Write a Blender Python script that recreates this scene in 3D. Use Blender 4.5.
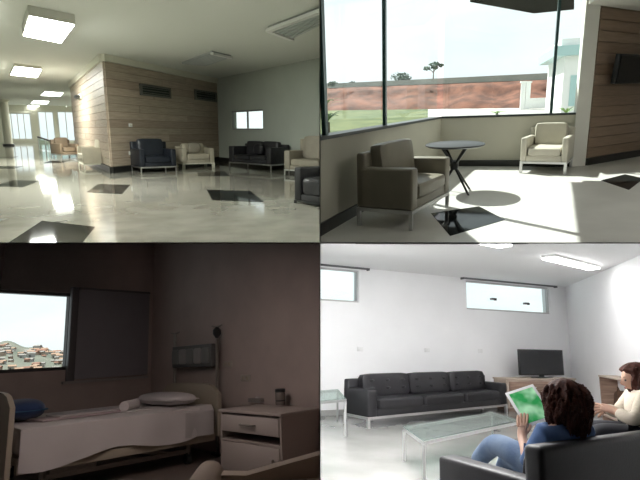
import bpy, bmesh, math, random
from mathutils import Vector as V, Matrix as Mx

# ------------------------------------------------------------------ camera, world, sun, exposure
S = bpy.context.scene
for o in list(bpy.data.objects): bpy.data.objects.remove(o)
FPX = 500.0                                   # focal length in pixels of a 640 x 480 frame
cam = bpy.data.cameras.new('camera'); camo = bpy.data.objects.new('camera', cam)
S.collection.objects.link(camo); S.camera = camo
cam.sensor_fit = 'HORIZONTAL'; cam.sensor_width = 36.0; cam.lens = 36.0 * FPX / 640.0
cam.clip_start = 0.05; cam.clip_end = 2000
camo.location = (0, 0, 0); camo.rotation_euler = (math.pi / 2, 0, 0)
S.view_settings.view_transform = 'Standard'; S.view_settings.look = 'None'
S.view_settings.gamma = 1.0; S.view_settings.exposure = 0.0; S.view_settings.use_curve_mapping = False

w = bpy.data.worlds.new('overcast_sky'); S.world = w; w.use_nodes = True
nt = w.node_tree; nt.nodes.clear()
wo = nt.nodes.new('ShaderNodeOutputWorld'); bg = nt.nodes.new('ShaderNodeBackground')
tc = nt.nodes.new('ShaderNodeTexCoord'); mp = nt.nodes.new('ShaderNodeMapping')
mp.inputs['Scale'].default_value = (2.2, 2.2, 6.5)
nz = nt.nodes.new('ShaderNodeTexNoise'); nz.inputs['Scale'].default_value = 1.6; nz.inputs['Detail'].default_value = 5
cr = nt.nodes.new('ShaderNodeValToRGB')
cr.color_ramp.elements[0].position = .36; cr.color_ramp.elements[0].color = (.83, .88, .915, 1)
cr.color_ramp.elements[1].position = .62; cr.color_ramp.elements[1].color = (.97, .985, 1.0, 1)
nt.links.new(tc.outputs['Generated'], mp.inputs['Vector']); nt.links.new(mp.outputs['Vector'], nz.inputs['Vector'])
nt.links.new(nz.outputs['Fac'], cr.inputs['Fac']); nt.links.new(cr.outputs['Color'], bg.inputs['Color'])
nt.links.new(bg.outputs['Background'], wo.inputs['Surface']); bg.inputs['Strength'].default_value = 1.32

# ------------------------------------------------------------------ the four rooms: local frames round the common eye point
class Room:
    def __init__(s, xc, yh, sl, H, cx, cy, sx, sz):
        d1 = V((xc - 320, FPX, 240 - yh)); d2 = V((1, 0, -sl)); u = d2.cross(d1).normalized()
        if u.z < 0: u = -u
        d = V((cx - 320, FPX, 240 - cy)); y = (d - u * d.dot(u)).normalized(); x = y.cross(u)
        s.R = Mx((x, y, u)).transposed(); s.H = H; s.sx = sx; s.sz = sz
        s.M = Mx.Translation(-u * H) @ s.R.to_4x4(); s.objs = []
    def ray(s, px, py): return s.R.transposed() @ V((px - 320, FPX, 240 - py))
    def F(s, px, py, z=0.0):                         # the point where a pixel's ray meets height z
        r = s.ray(px, py); t = (z - s.H) / r.z
        return V((r.x * t, r.y * t, z))
    def W(s, px, py, A, B):                          # ... meets the upright plane through A and B
        r = s.ray(px, py); n = V((-(B.y - A.y), B.x - A.x, 0)); t = (n.x * A.x + n.y * A.y) / (n.x * r.x + n.y * r.y)
        return V((r.x * t, r.y * t, s.H + r.z * t))
    def D(s, px, py, d):                             # ... meets the plane at depth d
        r = s.ray(px, py); t = d / r.y
        return V((r.x * t, d, s.H + r.z * t))
R1 = Room(160, 130, .010, 1.10, 160, 122, -1, 1)
R2 = Room(480, 100, -.040, 1.25, 480, 122, 1, 1)
R3 = Room(160, 362, -.050, 1.30, 160, 362, -1, -1)
R4 = Room(480, 345, .022, 1.25, 480, 362, 1, -1)

sd = bpy.data.lights.new('sun', 'SUN'); sd.energy = 12.0; sd.angle = math.radians(.6); sd.color = (1, .97, .91)
so = bpy.data.objects.new('sun', sd); S.collection.objects.link(so)
SUN = (R2.R @ V((-.50, .46, .73))).normalized()          # towards the sun
so.rotation_euler = SUN.to_track_quat('Z', 'Y').to_euler()

# ------------------------------------------------------------------ materials
MATS = {}
def mat(name, col=(.5, .5, .5), rough=.5, metal=0., var=0., scale=8., bump=0., bscale=60., stretch=None, coat=0., emit=0., col2=None, spec=.5, detail=4, sheen=0.):
    if name in MATS: return MATS[name]
    m = bpy.data.materials.new(name); m.use_nodes = True; n = m.node_tree; b = n.nodes['Principled BSDF']
    b.inputs['Base Color'].default_value = (*col, 1); b.inputs['Roughness'].default_value = rough; b.inputs['Metallic'].default_value = metal
    b.inputs['Specular IOR Level'].default_value = spec
    if coat: b.inputs['Coat Weight'].default_value = coat; b.inputs['Coat Roughness'].default_value = .025
    if sheen: b.inputs['Sheen Weight'].default_value = sheen
    if emit: b.inputs['Emission Color'].default_value = (*col, 1); b.inputs['Emission Strength'].default_value = emit
    if var or col2 or bump:
        t = n.nodes.new('ShaderNodeTexCoord'); mpn = n.nodes.new('ShaderNodeMapping'); n.links.new(t.outputs['Object'], mpn.inputs['Vector'])
        if stretch: mpn.inputs['Scale'].default_value = stretch
    if var or col2:
        z = n.nodes.new('ShaderNodeTexNoise'); z.inputs['Scale'].default_value = scale; z.inputs['Detail'].default_value = detail
        r = n.nodes.new('ShaderNodeValToRGB'); c2 = col2 or tuple(c * (1 + var) for c in col); c1 = col if col2 else tuple(c * (1 - var) for c in col)
        r.color_ramp.elements[0].position = .35; r.color_ramp.elements[1].position = .65
        r.color_ramp.elements[0].color = (*c1, 1); r.color_ramp.elements[1].color = (*c2, 1)
        n.links.new(mpn.outputs['Vector'], z.inputs['Vector']); n.links.new(z.outputs['Fac'], r.inputs['Fac']); n.links.new(r.outputs['Color'], b.inputs['Base Color'])
    if bump:
        z2 = n.nodes.new('ShaderNodeTexNoise'); z2.inputs['Scale'].default_value = bscale; z2.inputs['Detail'].default_value = 3
        bp = n.nodes.new('ShaderNodeBump'); bp.inputs['Strength'].default_value = bump; bp.inputs['Distance'].default_value = .01
        n.links.new(mpn.outputs['Vector'], z2.inputs['Vector']); n.links.new(z2.outputs['Fac'], bp.inputs['Height']); n.links.new(bp.outputs['Normal'], b.inputs['Normal'])
    MATS[name] = m; return m
def glassmat(name, tint=(.9, .97, .95), refl=.06, rough=0.):
    if name in MATS: return MATS[name]
    m = bpy.data.materials.new(name); m.use_nodes = True; n = m.node_tree; n.nodes.clear()
    o = n.nodes.new('ShaderNodeOutputMaterial'); mx = n.nodes.new('ShaderNodeMixShader'); tr = n.nodes.new('ShaderNodeBsdfTransparent'); gl = n.nodes.new('ShaderNodeBsdfGlossy')
    tr.inputs['Color'].default_value = (*tint, 1); gl.inputs['Roughness'].default_value = rough
    mx.inputs['Fac'].default_value = refl
    n.links.new(tr.outputs[0], mx.inputs[1]); n.links.new(gl.outputs[0], mx.inputs[2]); n.links.new(mx.outputs[0], o.inputs['Surface'])
    MATS[name] = m; return m
def emitmat(name, col, strength):
    if name in MATS: return MATS[name]
    m = bpy.data.materials.new(name); m.use_nodes = True; n = m.node_tree; n.nodes.clear()
    o = n.nodes.new('ShaderNodeOutputMaterial'); e = n.nodes.new('ShaderNodeEmission'); e.inputs['Color'].default_value = (*col, 1); e.inputs['Strength'].default_value = strength
    n.links.new(e.outputs[0], o.inputs['Surface']); MATS[name] = m; return m

# ------------------------------------------------------------------ mesh helpers
class MB:
    def __init__(s): s.bm = bmesh.new()
    def _merge(s, b, mtx=None):
        if mtx is not None: b.transform(mtx)
        me = bpy.data.meshes.new('tmp'); b.to_mesh(me); s.bm.from_mesh(me); bpy.data.meshes.remove(me); b.free(); return s
    def box(s, x0, x1, y0, y1, z0, z1, bev=0., seg=2, mtx=None):
        b = bmesh.new(); bmesh.ops.create_cube(b, size=1)
        for v in b.verts: v.co = V(((x0 + x1) / 2 + v.co.x * abs(x1 - x0), (y0 + y1) / 2 + v.co.y * abs(y1 - y0), (z0 + z1) / 2 + v.co.z * abs(z1 - z0)))
        if bev: bmesh.ops.bevel(b, geom=b.edges[:], offset=bev, segments=seg, affect='EDGES', profile=.5)
        return s._merge(b, mtx)
    def cushion(s, x0, x1, y0, y1, z0, z1, p=5., n=5, mtx=None):    # a soft rounded block
        b = bmesh.new(); bmesh.ops.create_cube(b, size=2); bmesh.ops.subdivide_edges(b, edges=b.edges[:], cuts=n, use_grid_fill=True)
        h = V(((x1 - x0) / 2, (y1 - y0) / 2, (z1 - z0) / 2)); c = V(((x1 + x0) / 2, (y1 + y0) / 2, (z1 + z0) / 2)); m = min(h) 
        for v in b.verts:
            q = v.co; k = (abs(q.x) ** p + abs(q.y) ** p + abs(q.z) ** p) ** (1 / p); q = q / k
            v.co = V((c.x + h.x * (q.x), c.y + h.y * q.y, c.z + h.z * q.z))
        return s._merge(b, mtx)
    def tube(s, p0, p1, r, n=8, r2=None):
        p0 = V(p0); p1 = V(p1); b = bmesh.new(); L = (p1 - p0).length
        bmesh.ops.create_cone(b, cap_ends=True, segments=n, radius1=r, radius2=r if r2 is None else r2, depth=L)
        q = (p1 - p0).to_track_quat('Z', 'Y').to_matrix().to_4x4()
        return s._merge(b, Mx.Translation((p0 + p1) / 2) @ q)
    def path(s, pts, r, n=8):
        for a, c in zip(pts, pts[1:]): s.tube(a, c, r, n)
        for a in pts[1:-1]: s.ball(a, (r, r, r), 6, 5)
        return s
    def bar(s, p0, p1, a, h):                               # square bar
        p0 = V(p0); p1 = V(p1); d = p1 - p0; b = bmesh.new(); bmesh.ops.create_cube(b, size=1)
        for v in b.verts: v.co = V((v.co.x * d.length, v.co.y * a, v.co.z * h))
        x = d.normalized(); up = V((0, 0, 1)) if abs(x.z) < .95 else V((0, 1, 0)); y = up.cross(x).normalized(); z = x.cross(y)
        return s._merge(b, Mx.Translation((p0 + p1) / 2) @ Mx((x, y, z)).transposed().to_4x4())
    def ball(s, c, r, u=12, v=8, mtx=None):
        b = bmesh.new(); bmesh.ops.create_uvsphere(b, u_segments=u, v_segments=v, radius=1)
        for q in b.verts: q.co = V((c[0] + q.co.x * r[0], c[1] + q.co.y * r[1], c[2] + q.co.z * r[2]))
        return s._merge(b, mtx)
    def lathe(s, prof, n=24, c=(0, 0, 0), sy=1.):
        vs = [[s.bm.verts.new((c[0] + r * math.cos(2 * math.pi * i / n), c[1] + sy * r * math.sin(2 * math.pi * i / n), c[2] + z)) for i in range(n)] for r, z in prof]
        for a, b in zip(vs, vs[1:]):
            for i in range(n): s.bm.faces.new((a[i], a[(i + 1) % n], b[(i + 1) % n], b[i]))
        s.bm.faces.new(vs[0][::-1]); s.bm.faces.new(vs[-1]); return s
    def prism(s, poly, vec):                                # polygon (3D points) pushed along vec
        a = [s.bm.verts.new(p) for p in poly]; b = [s.bm.verts.new(V(p) + V(vec)) for p in poly]; n = len(poly)
        s.bm.faces.new(a[::-1]); s.bm.faces.new(b)
        for i in range(n): s.bm.faces.new((a[i], a[(i + 1) % n], b[(i + 1) % n], b[i]))
        return s
    def wall(s, A, B, z0, z1, t):                           # upright slab on the line A-B, thickness t to the left of A->B
        A = V((A[0], A[1], 0)); B = V((B[0], B[1], 0)); d = (B - A).normalized(); n = V((-d.y, d.x, 0)) * t
        return s.prism([(A.x, A.y, z0), (B.x, B.y, z0), (B.x + n.x, B.y + n.y, z0), (A.x + n.x, A.y + n.y, z0)], (0, 0, z1 - z0))
    def grid(s, f, nu, nv, closed=False):
        g = [[s.bm.verts.new(f(i / nu, j / nv)) for j in range(nv + 1)] for i in range(nu + 1)]
        for i in range(nu):
            for j in range(nv): s.bm.faces.new((g[i][j], g[i + 1][j], g[i + 1][j + 1], g[i][j + 1]))
        return s
    def mesh(s, name, m=None, smooth=True):
        bmesh.ops.recalc_face_normals(s.bm, faces=s.bm.faces[:])
        me = bpy.data.meshes.new(name); s.bm.to_mesh(me); s.bm.free()
        if m: me.materials.append(m)
        if smooth:
            for p in me.polygons: p.use_smooth = True
            me.set_sharp_from_angle(angle=math.radians(40))
        return me
def link(o): S.collection.objects.link(o); return o
def tag(o, label=None, cat=None, group=None, kind=None):
    for k, v in (('label', label), ('category', cat), ('group', group), ('kind', kind)):
        if v: o[k] = v
    return o
def thing(room, name, label, cat, loc=(0, 0, 0), rotz=0., group=None):
    o = link(bpy.data.objects.new(name, None)); o.empty_display_size = .1
    o.matrix_world = room.M @ Mx.Translation(V(loc)) @ Mx.Rotation(rotz, 4, 'Z'); room.objs.append(o)
    return tag(o, label, cat, group)
def part(name, mb, m, parent, label=None, kind=None):
    o = link(bpy.data.objects.new(name, mb.mesh(name, m) if isinstance(mb, MB) else mb)); o.parent = parent
    return tag(o, label, kind=kind)
def solo(room, name, mb, m, label, cat=None, loc=(0, 0, 0), rotz=0., group=None, kind=None):
    o = link(bpy.data.objects.new(name, mb.mesh(name, m) if isinstance(mb, MB) else mb))
    o.matrix_world = room.M @ Mx.Translation(V(loc)) @ Mx.Rotation(rotz, 4, 'Z'); room.objs.append(o)
    return tag(o, label, cat, group, kind)
def struct(room, name, mb, m, label): return solo(room, name, mb, m, label, kind='structure')
def copy_tree(o, parent=None):
    c = o.copy(); link(c); c.parent = parent
    for ch in list(o.children): copy_tree(ch, c)
    return c
def front(room, pa, pb):                                   # front feet of a piece of furniture from two floor pixels
    A = pa if isinstance(pa, V) else room.F(*pa); B = pb if isinstance(pb, V) else room.F(*pb); d = B - A
    return (A + B) / 2, math.atan2(d.y, d.x), d.length

def flat_panel(name_, label, x, y, e, frame_m, group=None):      # thin recessed fill panel added on the underside of the slab
    t = thing(Wd, 'light_panel', label, 'light panel', (x, y, 0), 0, group)
    t.matrix_world = Mx.Translation((x, y, KY * y - T - .0003)) @ Mx.Rotation(math.atan(KY), 4, 'X')
    part('frame', MB().box(-.53, .53, -.53, -.5, -.006, 0).box(-.53, .53, .5, .53, -.006, 0).box(-.53, -.5, -.5, .5, -.006, 0).box(.5, .53, -.5, .5, -.006, 0), frame_m, t); part('diffuser', MB().box(-.5, .5, -.5, .5, -.003, -.001), e, t)
# shared materials
black_tile = mat('black_granite', (.010, .012, .012), .05, var=.4, scale=40, spec=.035)
skirt = mat('black_skirting', (.015, .015, .014), .3)
chrome = mat('chrome', (.66, .66, .66), .34, 1.)
glass = glassmat('window_glass', (.93, .975, .965), .05)
blackm = mat('black_metal', (.02, .022, .022), .35)

# ------------------------------------------------------------------ added dark enclosure against sky light and added partitions keeping the rooms' light apart
dark = mat('dark_plaster', (.10, .095, .09), .9, var=.06, scale=3, bump=.1)
greyp = mat('grey_partition', (.42, .42, .38), .85, var=.05, scale=3)
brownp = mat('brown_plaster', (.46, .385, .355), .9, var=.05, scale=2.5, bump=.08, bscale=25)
whitep = mat('white_plaster', (.90, .90, .91), .8, var=.012, scale=2)
class Wd:                                                   # world frame
    M = Mx.Identity(4); objs = []
KY = -3 / FPX                                               # the sloping plane between upper and lower rooms: z = KY * y
X6, YB, YF, Z5 = 7.0, -3.0, 1.4, 6.0
for nm, a, lb in (('wall_behind', (-X6, X6, YB - .1, YB, -Z5, Z5), 'dark wall behind the viewpoint'),
                  ('wall_viewing_left', (-X6 - .1, -X6, YB, YF, -Z5, Z5), 'dark left wall of the viewing space'),
                  ('wall_viewing_right', (X6, X6 + .1, YB, YF, -Z5, Z5), 'dark right wall of the viewing space'),
                  ('ceiling_viewing', (-X6, X6, YB, YF, Z5, Z5 + .1), 'dark ceiling of the viewing space'),
                  ('floor_viewing', (-X6, X6, YB, YF, -Z5 - .1, -Z5), 'dark floor of the viewing space')):
    struct(Wd, nm, MB().box(*a), dark, lb)
HW, HH = 1.6, 1.25
mb = MB(); mb.box(-X6, -HW, YF, YF + .06, -Z5, Z5); mb.box(HW, X6, YF, YF + .06, -Z5, Z5)
mb.box(-HW, HW, YF, YF + .06, HH, Z5); mb.box(-HW, HW, YF, YF + .06, -Z5, -HH)
struct(Wd, 'wall_front', mb, dark, 'dark wall with the wide opening onto the four rooms')
T = .002
def partition(name, poly, vec, m, lb): return struct(Wd, name, MB().prism(poly, vec), m, lb)
YP = YF + .4
partition('wall_partition_floor', [(-16, YP, KY * YP - T), (10, YP, KY * YP - T), (10, 24, KY * 24 - T), (-16, 24, KY * 24 - T)], (0, 0, 2 * T), dark, 'thin slab between the upper and the lower rooms')
partition('wall_partition_bedroom', [(-T, YP, KY * YP - T), (-T, 13, KY * 13 - T), (-T, 13, -7), (-T, YP, -3.2)], (T, 0, 0), brownp, 'partition on the right of the dim bedroom')
partition('wall_partition_waiting_room', [(T, YP, KY * YP - T), (T, 13, KY * 13 - T), (T, 13, -7), (T, YP, -3.2)], (-T, 0, 0), whitep, 'partition on the left of the white waiting room')
# ================================================================== ROOM 1: the marble hall
Z1 = 2.92
marble = mat('beige_marble', (.28, .27, .228), .07, col2=(.37, .358, .308), scale=2.2, detail=9, spec=.45, coat=.12)
ceil1 = mat('hall_ceiling_paint', (.70, .72, .67), .9)
wall1 = mat('hall_wall_paint', (.49, .53, .48), .85, var=.02, scale=2)
cream1 = mat('cream_moulding', (.74, .73, .62), .7)
woods = [mat('oak_plank_%d' % i, c, .5, col2=tuple(k * 1.28 for k in c), scale=2.2, stretch=(1.2, 1.2, 16), detail=6) for i, c in enumerate([(.34, .27, .205), (.39, .32, .25), (.31, .245, .185), (.36, .30, .23)])]
A = R1.F(112, 173); B = R1.F(219, 161); C = R1.F(77, 156); E_ = R1.F(322, 174.5)
E_ = B + (E_ - B) * 1.12
FAR = 46.0
f0 = R1.D(-30, 130, FAR); f1 = R1.D(92, 130, FAR)
fl = [(-3.4, 1.2, 0), (1.6 * 1.4, 1.2, 0), (E_.x + .5, E_.y, 0), (E_.x + .5, FAR + 1, 0), (f0.x - 4, FAR + 1, 0)]
FLOOR1 = struct(R1, 'floor', MB().prism([(x, y, -.12) for x, y, _ in fl], (0, 0, .12)), marble, 'polished beige marble floor of the hall')
struct(R1, 'ceiling', MB().prism([(x, y, Z1) for x, y, _ in fl], (0, 0, .12)), ceil1, 'pale flat ceiling of the hall')
lw = struct(R1, 'wall_left', MB().wall((-3.2, 1.2), (f0.x - 3.5, FAR + .8), 0, Z1, .15), wall1, 'pale side wall of the hall')
# black granite tiles let into the marble, each a piece of its own
def tiles(room, floor, quads, z=.004):
    for q in quads:
        p = [room.F(*c) for c in q]
        part('floor_tile', MB().prism([(v.x, v.y, -.02) for v in p], (0, 0, .02 + z)), black_tile, floor)
tiles(R1, FLOOR1, [[(42, 221), (95, 227), (80, 246), (4, 246)], [(98, 184), (130, 185), (122, 194), (87, 192)],
                   [(14, 180), (39, 181), (23, 187), (-6, 186)], [(197, 171.3), (225, 171.5), (229, 176), (198, 176)],
                   [(207, 190), (250, 191), (264, 202), (212, 200)], [(2, 166.2), (23, 166.2), (14, 168.6), (-10, 168.6)],
                   [(2, 156.5), (18, 156.5), (13, 158), (-4, 158)], [(50, 161), (66, 161.3), (62, 163.3), (43, 163)]])
# wood-clad block with planks
BOX = struct(R1, 'wall_wood_block', MB().prism([(p.x, p.y, 0) for p in (A, B, B + V((0, 3, 0)), C + V((0.3, 3, 0)), C)], (0, 0, Z1)), mat('block_core', (.22, .17, .12), .8), 'wood-clad block standing in the hall')
def planks(wall, P, Q, z0, z1, n, mats, side=1, t=.03, seams=(0, .37, 1)):
    d = (Q - P); nrm = V((d.y, -d.x, 0)).normalized() * side; h = (z1 - z0) / n; rnd = random.Random(len(wall.name) + n)
    for i in range(n):
        ss = [0] + sorted(rnd.uniform(.2, .8) for _ in range(1)) + [1]
        for a, b in zip(ss, ss[1:]):
            p = P + d * (a + .0012); q = P + d * (b - .0012); za = z0 + i * h + .006; zb = z0 + (i + 1) * h - .006; tt = t + rnd.uniform(-.004, .004)
            part('plank', MB().prism([(p.x, p.y, za), (q.x, q.y, za), (q.x, q.y, zb), (p.x, p.y, zb)], nrm * tt), rnd.choice(mats), wall)
planks(BOX, A, B, .16, Z1 - .17, 13, woods); planks(BOX, C, A, .16, Z1 - .17, 13, woods)
def off(P, Q, k): d = Q - P; return V((d.y, -d.x, 0)).normalized() * k
def band(room, name, P, Q, z0, z1, t, m, label):
    return struct(room, name, MB().prism([(P.x, P.y, z0), (Q.x, Q.y, z0), (Q.x, Q.y, z1), (P.x, P.y, z1)], off(P, Q, t)), m, label)
eps = (A - B).normalized() * .06
band(R1, 'trim_1', A + eps * .9, B, Z1 - .17, Z1 - .002, .09, cream1, 'cream cornice on the front of the wood block')
band(R1, 'trim_2', C, A, Z1 - .17, Z1 - .002, .09, cream1, 'cream cornice on the left of the wood block')
band(R1, 'baseboard_block_front', A, B, 0, .15, .05, skirt, 'black skirting on the front of the wood block')
band(R1, 'baseboard_block_left', C, A, 0, .15, .05, skirt, 'black skirting on the left of the wood block')
# right wall with a window opening
def wall_open(room, name, P, Q, z0, z1, t, holes, m, label):   # holes: (pixel box) as (u0,u1,za,zb), u along P-Q
    d = (Q - P); L = d.length; d = d / L; n = V((-d.y, d.x, 0)) * t; mb = MB()
    us = sorted(set([0, L] + [h[0] for h in holes] + [h[1] for h in holes])); zs = sorted(set([z0, z1] + [h[2] for h in holes] + [h[3] for h in holes]))
    for a, b in zip(us, us[1:]):
        for c, e in zip(zs, zs[1:]):
            if any(h[0] <= (a + b) / 2 <= h[1] and h[2] <= (c + e) / 2 <= h[3] for h in holes): continue
            p = P + d * a; q = P + d * b
            mb.prism([(p.x, p.y, c), (q.x, q.y, c), (q.x, q.y, e), (p.x, p.y, e)], n)
    bmesh.ops.remove_doubles(mb.bm, verts=mb.bm.verts[:], dist=1e-4)
    return struct(room, name, mb, m, label)
def hole(room, x0, y0, x1, y1, P, Q):                       # pixel rectangle -> (u0, u1, z0, z1) on wall P-Q
    d = (Q - P).normalized(); a = room.W(x0, y0, P, Q); b = room.W(x1, y1, P, Q); a2 = room.W(x0, y1, P, Q); b2 = room.W(x1, y0, P, Q)
    u0 = (a - P).dot(V((d.x, d.y, 0))); u1 = (b - P).dot(V((d.x, d.y, 0)))
    return (min(u0, u1), max(u0, u1), (a2.z + b.z) / 2, (a.z + b2.z) / 2)
hw = hole(R1, 231, 110, 263, 130, B, E_)
wall_open(R1, 'wall_right', B, E_, 0, Z1, .2, [hw], wall1, 'grey green right wall of the hall')
def window(room, name, P, Q, h, label, frame_m, nm=0, ft=.05, depth=.06, gm=None, hb=0):
    d = (Q - P).normalized(); d = V((d.x, d.y, 0)); n = V((-d.y, d.x, 0)); u0, u1, a, b = h
    def pt(u, z, k): p = P + d * u + n * k; return (p.x, p.y, z)
    mb = MB(); k0 = .03
    def rect(mb, ua, ub, za, zb, k, t): mb.prism([pt(ua, za, k), pt(ub, za, k), pt(ub, zb, k), pt(ua, zb, k)], n * t)
    rect(mb, u0, u0 + ft, a, b, k0, depth); rect(mb, u1 - ft, u1, a, b, k0, depth); rect(mb, u0 + ft, u1 - ft, a, a + ft, k0, depth); rect(mb, u0 + ft, u1 - ft, b - ft, b, k0, depth)
    w_ = struct(room, name, mb, frame_m, label)
    edges = [u0 + ft + (u1 - u0 - 2 * ft) * i / (nm + 1) for i in range(nm + 2)]
    for i in range(1, nm + 1):
        mm = MB(); rect(mm, edges[i] - ft * .4, edges[i] + ft * .4, a + ft, b - ft, k0 + .005, depth - .01); part('mullion', mm, frame_m, w_)
    for e0, e1 in zip(edges, edges[1:]):
        mm = MB(); rect(mm, e0, e1, a + ft, b - ft, k0 + depth / 2, .006); part('pane', mm, gm or glass, w_)
    return w_
alu = mat('grey_aluminium', (.35, .36, .35), .4, .6)
window(R1, 'window_1', B, E_, hw, 'small bright window in the right wall of the hall', alu, 1, .05)
band(R1, 'baseboard_right', B, E_, 0, .15, .04, skirt, 'black skirting under the right wall of the hall')
# far glazed end of the hall
far_h = [hole(R1, 0 + 3, 113, 33, 139.5, f0, f1), hole(R1, 37, 111.5, 56, 141, f0, f1), hole(R1, 56.7, 111.5, 76, 141, f0, f1)]
wall_open(R1, 'wall_far', f0, f1, 0, Z1, .25, far_h, cream1, 'far end wall of the hall with tall windows')
for i, h in enumerate(far_h): window(R1, 'window_%d' % (i + 2), f0, f1, h, ['wide gridded window at the dim far end', 'tall bright far window by the handrail', 'tall bright far window by the wood block'][i], mat('white_frame', (.7, .72, .7), .5), 1 if i else 3, .07)
struct(R1, 'wall_corridor', MB().wall((C.x, C.y + .5), (f1.x, FAR + .3), 0, Z1, -.2), cream1, 'corridor wall behind the wood block')  # hidden wall added to stop sky light leaking in behind the block
R1.out = []
# columns in the far hall
for px, dd, lb in ((7, 38, 'slim pale column near the dim far windows'),):
    p = R1.D(px, 130, dd)
    t = thing(R1, 'column', lb, 'column', (p.x, p.y, 0))
    part('shaft', MB().lathe([(.26, .12), (.24, .2), (.24, Z1 - .16)], 16), cream1, t); part('plinth', MB().lathe([(.34, 0), (.34, .08), (.28, .12)], 16), skirt, t); part('capital', MB().lathe([(.24, Z1 - .16), (.33, Z1 - .1), (.33, Z1)], 16), cream1, t)
# ceiling lights
lampE = emitmat('lamp_diffuser', (.98, 1., .93), 74.)
lampb = mat('lamp_housing', (.62, .62, .56), .5)
lampF = emitmat('lamp_diffuser_far', (.98, 1., .92), 16.)
def clamp_light(q, lab, drop=.10, e=lampE):
    p = [R1.F(*c, z=Z1 - drop) for c in q]; c = sum(p, V()) / 4
    t = thing(R1, 'ceiling_light', lab, 'ceiling light', (c.x, c.y, Z1), 0, 'panel lights on the hall ceiling')
    p = [V((v.x - c.x, v.y - c.y, 0)) for v in p]
    part('housing', MB().prism([(v.x * 1.05, v.y * 1.05, -drop + .012) for v in p], (0, 0, drop - .012)), lampb, t)
    part('diffuser', MB().prism([(v.x, v.y, -drop) for v in p], (0, 0, .012)), e, t)
    return t
for q, l, d in (([(30, 17), (74, 25.5), (61, 43), (24, 36)], 'large square lit ceiling panel, biggest in the hall', .16),
             ([(15, 67), (41, 70), (37, 77.5), (11, 75)], 'lit ceiling panel second in the row from the big one', .10),
             ([(45, 92), (63, 93), (60, 96.5), (41, 95.5)], 'lit ceiling panel third in the row, beside the wood block', .06),
             ([(34, 101), (49, 101.5), (47, 104), (31, 103.5)], 'lit ceiling panel fourth in the row', .05),
             ([(28, 105.5), (41, 106), (39, 108.5), (25, 108)], 'lit ceiling panel near the dim far end', .04),
             ([(66, 106.5), (75, 107), (73, 109), (64, 108.5)], 'small lit ceiling panel by the far block corner', .04)):
    clamp_light(q, l, d, lampE if d > .09 else lampF)
# two unseen panels added overhead to brighten the near hall
p1 = R1.F(50, 30, z=Z1)
for k, (x, y) in enumerate(((-.8, 5.6), (.8, 6.4))):
    t = thing(R1, 'ceiling_light', ['square ceiling panel over the near hall', 'square ceiling panel over the near right of the hall'][k], 'ceiling light', (x, y, Z1), 0, 'panel lights on the hall ceiling')
    part('housing', MB().box(-.32, .32, -.32, .32, -.088, 0), lampb, t); part('diffuser', MB().box(-.3, .3, -.3, .3, -.1, -.088), emitmat('lamp_near', (.98, 1., .93), 42.), t)
# ceiling air units
grille = mat('air_grille', (.40, .43, .43), .5); white1 = mat('white_plastic', (.8, .81, .78), .45)
def air_unit(q, lab, lip, n=7):
    p = [R1.F(*c, z=Z1 - .05) for c in q]; c = sum(p, V()) / 4; p = [V((v.x - c.x, v.y - c.y, 0)) for v in p]
    t = thing(R1, 'air_conditioner', lab, 'air vent', (c.x, c.y, Z1))
    part('casing', MB().prism([(v.x, v.y, -.05) for v in p], (0, 0, .05)), grille, t)
    for i in range(n):
        a = p[0].lerp(p[3], (i + .5) / n); b = p[1].lerp(p[2], (i + .5) / n); part('slat', MB().bar((a.x * .93, a.y * .93, -.058), (b.x * .93, b.y * .93, -.058), .05, .016), mat('air_slat', (.5, .53, .53), .5), t)
    for i in lip:
        a = p[i]; b = p[(i + 1) % 4]; part('edge_trim', MB().bar((a.x, a.y, -.06), (b.x, b.y, -.06), .10, .05), white1, t)
    return t
air_unit([(182, 64), (212, 53), (231, 57.5), (206, 66)], 'grey slatted ceiling air unit with bright edge, by the block', [1])
air_unit([(268, 30), (322, 10), (345, 14), (292, 39)], 'large bluish ceiling air unit near the right wall', [0, 3], 6)
# details on the block
def wall_plate(room, x0, y0, x1, y1, P, Q, k, name, lab, cat, m, inner=None, im=None, t=.03):
    h = hole(room, x0, y0, x1, y1, P, Q); d = (Q - P).normalized(); n = off(P, Q, 1); b = P + d * h[0] + n * k
    r = thing(room, name, lab, cat, (b.x, b.y, h[2]), math.atan2(d.y, d.x)); L = h[1] - h[0]; H_ = h[3] - h[2]
    return r, L, H_
vfr = mat('dark_frame', (.10, .10, .085), .5); vgl = mat('dark_vent_glass', (.03, .04, .035), .15)
for x0, y0, x1, y1, lb in ((138, 86, 169, 97, 'wider dark slatted vent high on the wood block'), (193, 91, 215, 101, 'narrower dark slatted vent high on the wood block by the wall corner')):
    r, L, H_ = wall_plate(R1, x0, y0, x1, y1, A, B, .035, 'vent_window', lb, 'vent', vfr)
    m_ = MB(); m_.box(0, L, -.05, 0, 0, .05); m_.box(0, L, -.05, 0, H_ - .05, H_); m_.box(0, .08, -.05, 0, .05, H_ - .05); m_.box(L - .08, L, -.05, 0, .05, H_ - .05)
    part('frame', m_, vfr, r); part('pane', MB().box(.08, L - .08, -.02, 0, .05, H_ - .05), vgl, r)
    for i in range(3): part('slat', MB().box(.08, L - .08, -.035, -.02, .05 + (H_ - .1) * (i + .4) / 3, .05 + (H_ - .1) * (i + .6) / 3), vfr, r)
for x0, y0, x1, y1, lb in ((127.3, 123.5, 131, 127, 'white light switch on the wood block'), (127.3, 151, 131, 155, 'white socket low on the wood block')):
    r, L, H_ = wall_plate(R1, x0, y0, x1, y1, A, B, .035, 'wall_switch', lb, 'switch', white1)
    part('plate', MB().box(0, L, -.015, 0, 0, H_, .005), white1, r); part('rocker', MB().box(L * .3, L * .7, -.025, -.015, H_ * .25, H_ * .75), cream1, r)
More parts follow.
